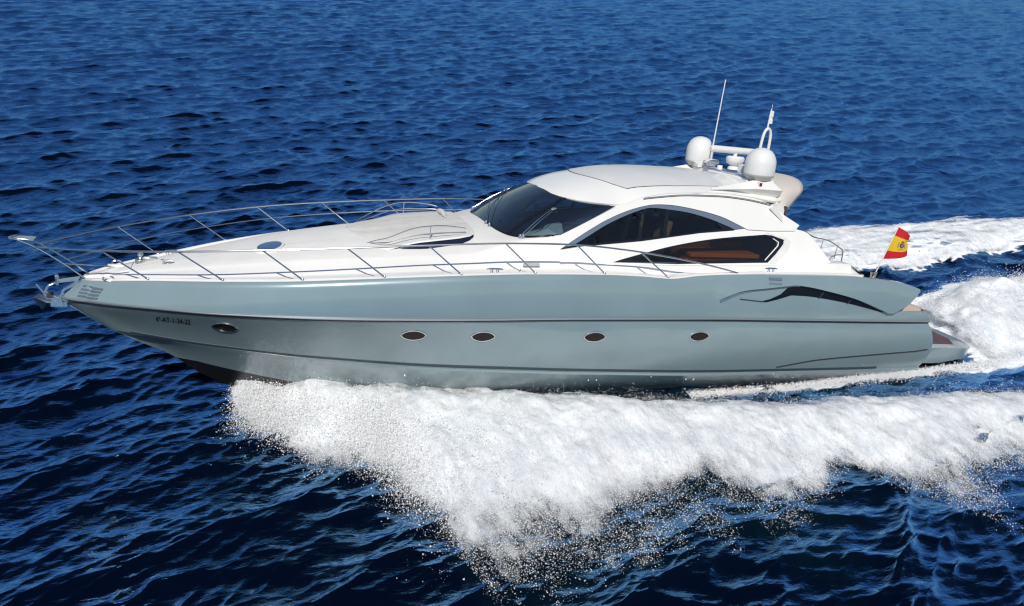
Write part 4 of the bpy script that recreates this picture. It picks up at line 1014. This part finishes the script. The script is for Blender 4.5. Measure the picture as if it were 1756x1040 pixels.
# ================================================================== ENSIGN
fl = root('ensign', 'red and yellow striped flag flying from a slanted staff at the stern', 'flag')
fp0 = np.array([19.84, -.8, .70]); fp1 = np.array([20.44, -.8, 2.50])
st = MB().tube([fp0, fp1], [.017, .013], 8); st.lathe([(0, .03), (.022, .015), (.022, -.015), (0, -.02)], fp1, n=10); st.build('flag_staff', 'dome', fl)
def flag_mat():
    mt, t, b = newmat('flag_cloth'); L = t.links.new
    at = N(t, 'ShaderNodeUVMap'); sp = N(t, 'ShaderNodeSeparateXYZ'); L(at.outputs[0], sp.inputs[0])
    a = N(t, 'ShaderNodeMath', operation='GREATER_THAN'); L(sp.outputs[1], a.inputs[0]); a.inputs[1].default_value = .26
    c = N(t, 'ShaderNodeMath', operation='LESS_THAN'); L(sp.outputs[1], c.inputs[0]); c.inputs[1].default_value = .74
    mu = N(t, 'ShaderNodeMath', operation='MULTIPLY'); L(a.outputs[0], mu.inputs[0]); L(c.outputs[0], mu.inputs[1])
    mx = N(t, 'ShaderNodeMix', data_type='RGBA'); L(mu.outputs[0], mx.inputs['Factor']); mx.inputs[6].default_value = (.62, .012, .02, 1); mx.inputs[7].default_value = (.85, .55, .02, 1)
    L(mx.outputs[2], b.inputs['Base Color']); b.inputs['Roughness'].default_value = .75
    tl = N(t, 'ShaderNodeBsdfTranslucent'); L(mx.outputs[2], tl.inputs[0]); ms = N(t, 'ShaderNodeMixShader'); ms.inputs[0].default_value = .3
    L(b.outputs[0], ms.inputs[1]); L(tl.outputs[0], ms.inputs[2]); L(ms.outputs[0], t.nodes['Material Output'].inputs[0])
    return mt
def flag():
    nu, nv = 26, 30; dirs = (fp1 - fp0) / np.linalg.norm(fp1 - fp0); V = []; UV = []
    def pt(u, v, off=0.):
        base = fp0 + (fp1 - fp0) * (.46 + .50 * v)
        wv = math.sin(u * 6.0 + v * 2.2) * .07 * u ** .7
        fx = (.68 - .26 * v - .05 * math.exp(-((v - .62) / .12) ** 2)) * u; fz = (.14 - .36 * v) * u - .05 * math.sin(u * math.pi) * (1 - v)
        return base + np.array([fx, wv - .12 * u - off, fz])
    for i in range(nu + 1):
        for j in range(nv + 1): V.append(pt(i / nu, j / nv)); UV.append((i / nu, j / nv))
    F = [(i*(nv+1)+j, (i+1)*(nv+1)+j, (i+1)*(nv+1)+j+1, i*(nv+1)+j+1) for i in range(nu) for j in range(nv)]
    o = mesh('flag_cloth', V, F, flag_mat(), fl)
    uv = o.data.uv_layers.new(name='UVMap')
    for l in o.data.loops: uv.data[l.index].uv = UV[l.vertex_index]
    # coat of arms: shield, crown and two pillars stitched on the yellow band
    def patch(poly, mat, off=.006, hole=None):
        return panel('coat_of_arms', poly, lambda u, v, o_: tuple(pt(u, v, off + o_)), .001, .001, mat, o, d=.05)
    patch([(.48, .56), (.66, .56), (.67, .46), (.57, .39), (.47, .46)], 'red')
    patch([(.40, .58), (.44, .58), (.44, .40), (.40, .40)], 'trim'); patch([(.70, .58), (.74, .58), (.74, .40), (.70, .40)], 'trim')
    patch([(.50, .58), (.64, .58), (.66, .64), (.57, .67), (.48, .64)], 'wood'); patch([(.52, .53), (.62, .53), (.62, .47), (.57, .43), (.52, .47)], 'trim', .010)
    patch([(.44, .36), (.70, .36), (.66, .33), (.48, .33)], 'trim')
flag()

# ================================================================== FOAM AND SPRAY
def foam_mat(name, attr=True, col=(.93, .935, .94), sc=1.):
    mt, t, b = newmat(name); L = t.links.new
    tc = N(t, 'ShaderNodeTexCoord')
    b.inputs['Base Color'].default_value = (*col, 1); b.inputs['Roughness'].default_value = .9; b.inputs['Specular IOR Level'].default_value = .15
    if attr:   # thin froth lets the water show through as a greyer tone
        m0 = N(t, 'ShaderNodeMapping'); m0.inputs['Scale'].default_value = (1.5, .65, 1.2); m0.inputs['Rotation'].default_value = (0, 0, .25); L(tc.outputs['Object'], m0.inputs[0])
        n0 = N(t, 'ShaderNodeTexNoise', Scale=1.9 * sc, Detail=10.0, Roughness=.74, Distortion=.7); L(m0.outputs[0], n0.inputs['Vector'])
        r0 = N(t, 'ShaderNodeMapRange'); r0.inputs['From Min'].default_value = .32; r0.inputs['From Max'].default_value = .55; L(n0.outputs['Fac'], r0.inputs[0])
        c0 = N(t, 'ShaderNodeMix', data_type='RGBA'); L(r0.outputs[0], c0.inputs['Factor']); c0.inputs[6].default_value = (.68, .74, .78, 1); c0.inputs[7].default_value = (*col, 1)
        L(c0.outputs[2], b.inputs['Base Color'])
    n1 = N(t, 'ShaderNodeTexNoise', Scale=7.0 * sc, Detail=8.0, Roughness=.75, Distortion=.6); L(tc.outputs['Object'], n1.inputs['Vector'])
    bp = N(t, 'ShaderNodeBump', Strength=.35, Distance=.06); L(n1.outputs['Fac'], bp.inputs['Height'])
    if attr: L(bp.outputs[0], b.inputs['Normal'])
    tl = N(t, 'ShaderNodeBsdfTranslucent'); tl.inputs[0].default_value = (*col, 1)
    ms = N(t, 'ShaderNodeMixShader'); ms.inputs[0].default_value = .15 if attr else .5; L(b.outputs[0], ms.inputs[1]); L(tl.outputs[0], ms.inputs[2])
    if not attr:
        L(ms.outputs[0], t.nodes['Material Output'].inputs[0]); return mt
    at = N(t, 'ShaderNodeAttribute', attribute_name='foam')
    n2 = N(t, 'ShaderNodeTexNoise', Scale=4.0 * sc, Detail=10.0, Roughness=.84, Distortion=.4)
    m2 = N(t, 'ShaderNodeMapping'); m2.inputs['Scale'].default_value = (1.5, .6, 1.2); m2.inputs['Rotation'].default_value = (0, 0, .2); L(tc.outputs['Object'], m2.inputs[0]); L(m2.outputs[0], n2.inputs['Vector'])
    th = N(t, 'ShaderNodeMath', operation='ADD'); L(n2.outputs['Fac'], th.inputs[0]); L(at.outputs['Fac'], th.inputs[1])
    rr = N(t, 'ShaderNodeMapRange'); rr.inputs['From Min'].default_value = .80; rr.inputs['From Max'].default_value = 1.24; L(th.outputs[0], rr.inputs[0])
    tr = N(t, 'ShaderNodeBsdfTransparent'); mx = N(t, 'ShaderNodeMixShader'); L(rr.outputs[0], mx.inputs[0]); L(tr.outputs[0], mx.inputs[1]); L(ms.outputs[0], mx.inputs[2])
    L(mx.outputs[0], t.nodes['Material Output'].inputs[0])
    return mt
FM = foam_mat('spray_foam')
def foam_sheet(name, x0, x1, y0, y1, step, hfun, dens, label):
    """layers of broken white water: height field plus a density attribute that tears holes in it"""
    X = np.arange(x0, x1, step); Y = np.arange(y0, y1, step); x, y = np.meshgrid(X, Y, indexing='ij')
    VV = []; QQ = []; AA = []; n0 = 0
    for k, (lift, cut) in enumerate(((0, 0), (.08, .13), (.16, .26), (.26, .40))):
        h, d_ = hfun(x, y, k), dens(x, y, k)
        z = h + lift * np.clip(d_ * 1.2, 0, 1) * (.5 + 1.0 * fbm(x, y, 1.4, 3, 40 + k))
        a = np.clip(d_ - cut, -.2, 1)
        i = (np.arange(len(X) - 1)[:, None] * len(Y) + np.arange(len(Y) - 1)[None, :])
        keep = (d_[:-1, :-1] - cut > -.08)
        I = i[keep].ravel(); Q = np.stack([I, I + len(Y), I + len(Y) + 1, I + 1], 1)
        VV.append(np.stack([x, y, z], -1).reshape(-1, 3)); QQ.append(Q + n0); AA.append(a.ravel()); n0 += x.size
    V = np.concatenate(VV); Q = np.concatenate(QQ); A = np.concatenate(AA)
    used = np.zeros(len(V), bool); used[Q.ravel()] = True; idx = np.cumsum(used) - 1
    me = bpy.data.meshes.new(name); fast_mesh(me, V[used], idx[Q])
    at = me.attributes.new('foam', 'FLOAT', 'POINT'); at.data.foreach_set('value', A[used].astype(np.float32))
    o = link(name, me, FM, None, False); o['kind'] = 'stuff'; o['label'] = label
    return o
# --- port bow wave
def bow_h(x, y, k):
    bi = bow_in(x); bo = bow_out(x); t = np.clip((bi - y) / np.maximum(bi - bo, .2), -.2, 1.3)
    crest = np.interp(x, [2.9, 3.3, 4.0, 4.9, 6, 9, 12, 16, 20, 26, 40], [.25, .42, .22, .58, .52, .30, .16, .10, .10, .12, .1])
    prof = np.where(t < .25, sstep(-.2, .12, t), 1 - .85 * sstep(.12, 1.0, t))
    n_ = fbm(x, y, .9, 5, 11 + k, .55) - .5; n2 = fbm(x, y, 4.0, 4, 15 + k, .6) - .5
    return base_h(x, y) + crest * prof * (1 + .8 * n_) + .07 * n2 + .16 * n_
def bow_d(x, y, k):
    j = fbm(x, y, .55, 4, 3) - .5; jj = fbm(x, y, 2.1, 3, 5) - .5; st = fbm(x * 1.2 + y * .35, y * .30 - x * .1, 2.2, 5, 61, .6) - .5
    wd = np.clip((bow_in(x) - bow_out(x)) / 3.6, .22, 1.)
    bi = bow_in(x) + .18 + j * .25; bo = bow_out(x) + (j * 2.2 + jj * .9 + st * 2.4) * wd
    d_ = sstep(-.05, .35, bi - y) * sstep(-1.3, .9, (y - bo) / wd) * sstep(2.85, 3.25, x)
    blot = fbm(x, y, .8, 5, 77 + k) - .5
    tt_ = np.clip((bow_in(x) - y) / np.maximum(bow_in(x) - bow_out(x), .3), 0, 1.2)
    return d_ * np.maximum(.88 - .30 * sstep(.3, 1.1, tt_) + .9 * blot + .7 * st, .66 - .26 * tt_) * (1 - .35 * sstep(17, 34, x))
foam_sheet('bow_wave_foam', 2.8, 36, -9.5, -.1, .05, bow_h, bow_d, 'white broken water of the bow wave thrown out along the near side of the hull')
# --- stern wash
def wash_h(x, y, k):
    yc = -.75 - .03 * (x - 22); wd = 1.75 + .03 * (x - 22); t = np.abs(y - yc) / wd
    crest = np.interp(x, [20.5, 21.2, 22.5, 24.5, 28, 40], [.0, .1, .28, .50, .54, .42])
    side = 1 + .25 * np.clip((y - yc) / wd, -1, 1)
    n_ = fbm(x, y, .8, 5, 21 + k, .55) - .5; n2 = fbm(x, y, 4, 4, 25 + k, .6) - .5
    return base_h(x, y) + crest * side * (1 - sstep(.45, 1.15, t)) * (.85 + 1.1 * n_) + .11 * n2
def wash_d(x, y, k):
    yc = -.75 - .03 * (x - 22); wd = 1.75 + .03 * (x - 22); t = np.abs(y - yc) / wd; j = fbm(x, y, .9, 4, 33) - .5
    return sstep(22.5, 23.6, x + j * 1.2) * (1 - sstep(.75, 1.25, t + j * .6)) * (.80 + 1.2 * (fbm(x, y, .9, 5, 81 + k) - .5))
foam_sheet('stern_wash_foam', 20.4, 40, -4.2, 2.6, .055, wash_h, wash_d, 'white churned wash boiling up behind the swim platform')
# --- starboard bow wave seen beyond the stern
def far_h(x, y, k):
    yy = -y; bi = -far_in(x); bo = -far_out(x); t = np.clip((bi - yy) / np.maximum(bi - bo, .2), -.2, 1.3)
    n_ = fbm(x, y, .8, 5, 51 + k, .55) - .5
    return base_h(x, y) + .16 * sstep(-.1, .2, t) * (1 - sstep(.6, 1.1, t)) * (1 + n_) + .12 * n_ + .03
def far_d(x, y, k):
    yy = -y; j = fbm(x, y, .55, 4, 3) - .5; st = fbm(x * .35, y * 1.4, 1.6, 5, 91) - .5
    bi = -far_in(x) + j * .8; bo = -far_out(x) + j * 1.6
    d_ = sstep(0, .6, bi - yy) * sstep(-.2, .9, yy - bo) * sstep(6, 9, x)
    return d_ * (.58 + 1.6 * st + .6 * (fbm(x, y, .9, 4, 95 + k) - .5)) - .06 * k
foam_sheet('far_wave_foam', 14, 48, 1.5, 10.5, .07, far_h, far_d, 'streaked white foam of the far bow wave spreading beyond the stern')

# --- droplets
def droplets(name, P, R, label, oct_from=.012):
    """each drop is a tiny closed tetrahedron with a random turn"""
    n = len(P); base = np.array([[1, 1, 1], [1, -1, -1], [-1, 1, -1], [-1, -1, 1]]) / math.sqrt(3) * 1.25
    q = rng.normal(size=(n, 4)); q /= np.linalg.norm(q, axis=1)[:, None]; w_, x_, y_, z_ = q.T
    Rm = np.stack([np.stack([1-2*(y_**2+z_**2), 2*(x_*y_-z_*w_), 2*(x_*z_+y_*w_)], -1), np.stack([2*(x_*y_+z_*w_), 1-2*(x_**2+z_**2), 2*(y_*z_-x_*w_)], -1), np.stack([2*(x_*z_-y_*w_), 2*(y_*z_+x_*w_), 1-2*(x_**2+y_**2)], -1)], 1)
    V = (np.einsum('nij,kj->nki', Rm, base) * R[:, None, None] + P[:, None, :]).reshape(-1, 3)
    i = np.arange(n)[:, None] * 4; T = np.concatenate([i + np.array(f)[None] for f in ((0, 1, 2), (0, 3, 1), (0, 2, 3), (1, 3, 2))])
    me = bpy.data.meshes.new(name); fast_mesh(me, V, None, T); me.polygons.foreach_set('use_smooth', np.zeros(len(T), bool))
    o = link(name, me, DROP, None, False); o['kind'] = 'stuff'; o['label'] = label
    return o
DROP = foam_mat('spray_drops', False, (.99, .99, .99))
def jets(nj, per):
    """ballistic arcs thrown out and aft from the port bow, bunched into plumes"""
    npl = 26; px0 = np.sort(3.15 + np.abs(rng.normal(0, 1, npl)) ** 1.05 * 3.2); pf = rng.uniform(.72, 1.12, npl)
    k_ = rng.integers(0, npl, nj); x0 = np.clip(px0[k_] + rng.normal(0, .22, nj), 3.1, 14)
    y0 = np.interp(x0, [3, 4, 6, 9, 12, 16], [-.45, -.75, -1.45, -2.0, -2.35, -2.6])
    out = np.interp(x0, [3, 4, 5, 5.8, 6.4, 7.5, 9, 12, 16], [1.6, 2.2, 2.6, 3.4, 6.8, 5.4, 3.4, 2.8, 2.6]) * pf[k_] * rng.uniform(.8, 1.08, nj)
    up = np.interp(x0, [3, 6, 9, 15], [2.4, 2.5, 2.0, 1.5]) * rng.uniform(.6, 1.15, nj); aft = rng.normal(.9, .5, nj)
    P = []; R = []
    for k in range(nj):
        m_ = int(per * rng.uniform(.4, 1.6)); tf = (up[k] + math.sqrt(up[k] ** 2 + 2 * 9.8 * .45)) / 9.8
        lg = rng.beta(2.6, 1.5, max(2, m_ // 22)); t = tf * np.clip(.34 + .68 * lg[rng.integers(0, len(lg), m_)] + rng.normal(0, .035, m_), .25, 1.02); sp = .02 + .15 * (t / tf) ** 1.5 * rng.uniform(.2, 1.6, m_)
        jit = rng.normal(size=(m_, 3)) * sp[:, None] * np.array([1.0, 1.2, .8])
        fac = rng.uniform(.75, 1.06, m_)
        P.append(np.stack([x0[k] + aft[k] * t, y0[k] - out[k] * t * fac * 1.25, .42 + up[k] * t - 4.9 * t * t], -1) + jit)
        R.append(np.minimum(rng.lognormal(math.log(.0038), .75, m_), .02))
    P = np.concatenate(P); R = np.concatenate(R); ok = P[:, 2] > -.05
    return P[ok], R[ok]
P1, R1 = jets(1500, 240)
# drops hanging over the broken water
def haze_drops(n, x0, x1, hf, df, y0, y1, hs):
    x = rng.uniform(x0, x1, n); y = rng.uniform(y0, y1, n); d_ = df(x, y, 0)
    ok = rng.random(n) < np.clip(d_ * 1.1 - .02, 0, 1); x, y = x[ok], y[ok]
    z = hf(x, y, 0) + np.abs(rng.exponential(hs, len(x))) + .02
    return np.stack([x, y, z], -1), np.minimum(rng.lognormal(math.log(.0052), .65, len(x)), .018)
def edge_d(x, y, k):
    d_ = bow_d(x, y, k); top = np.exp(-((y - bow_in(x)) / .5) ** 2)
    return np.clip(np.clip(d_, 0, 1) * 3, 0, 1) * (1 - .85 * sstep(.35, .7, d_)) + .25 * top * np.clip(d_ * 3, 0, 1)
P2, R2 = haze_drops(520000, 2.9, 24, bow_h, edge_d, -9, -.3, .12); R2 *= .75
droplets('bow_spray', np.concatenate([P1, P2]), np.concatenate([R1, R2]), 'fine white spray flung outward from the near side of the bow')
P3, R3 = haze_drops(150000, 20.8, 34, wash_h, wash_d, -4, 2.4, .16)
# ragged crest of the wash and the foam line along the quarter
x = rng.uniform(13.5, 27, 26000); y = -2.62 - .03 * (x - 16) + rng.normal(0, .10, 26000); z = base_h(x, y) + np.abs(rng.normal(0, .05, 26000)) * sstep(13.5, 18, x) + .01
P3 = np.concatenate([P3, np.stack([x, y, z], -1)]); R3 = np.concatenate([R3, rng.lognormal(math.log(.008), .4, 26000)])
droplets('stern_spray', P3, R3, 'white spray tossed above the stern wash and along the waterline aft')
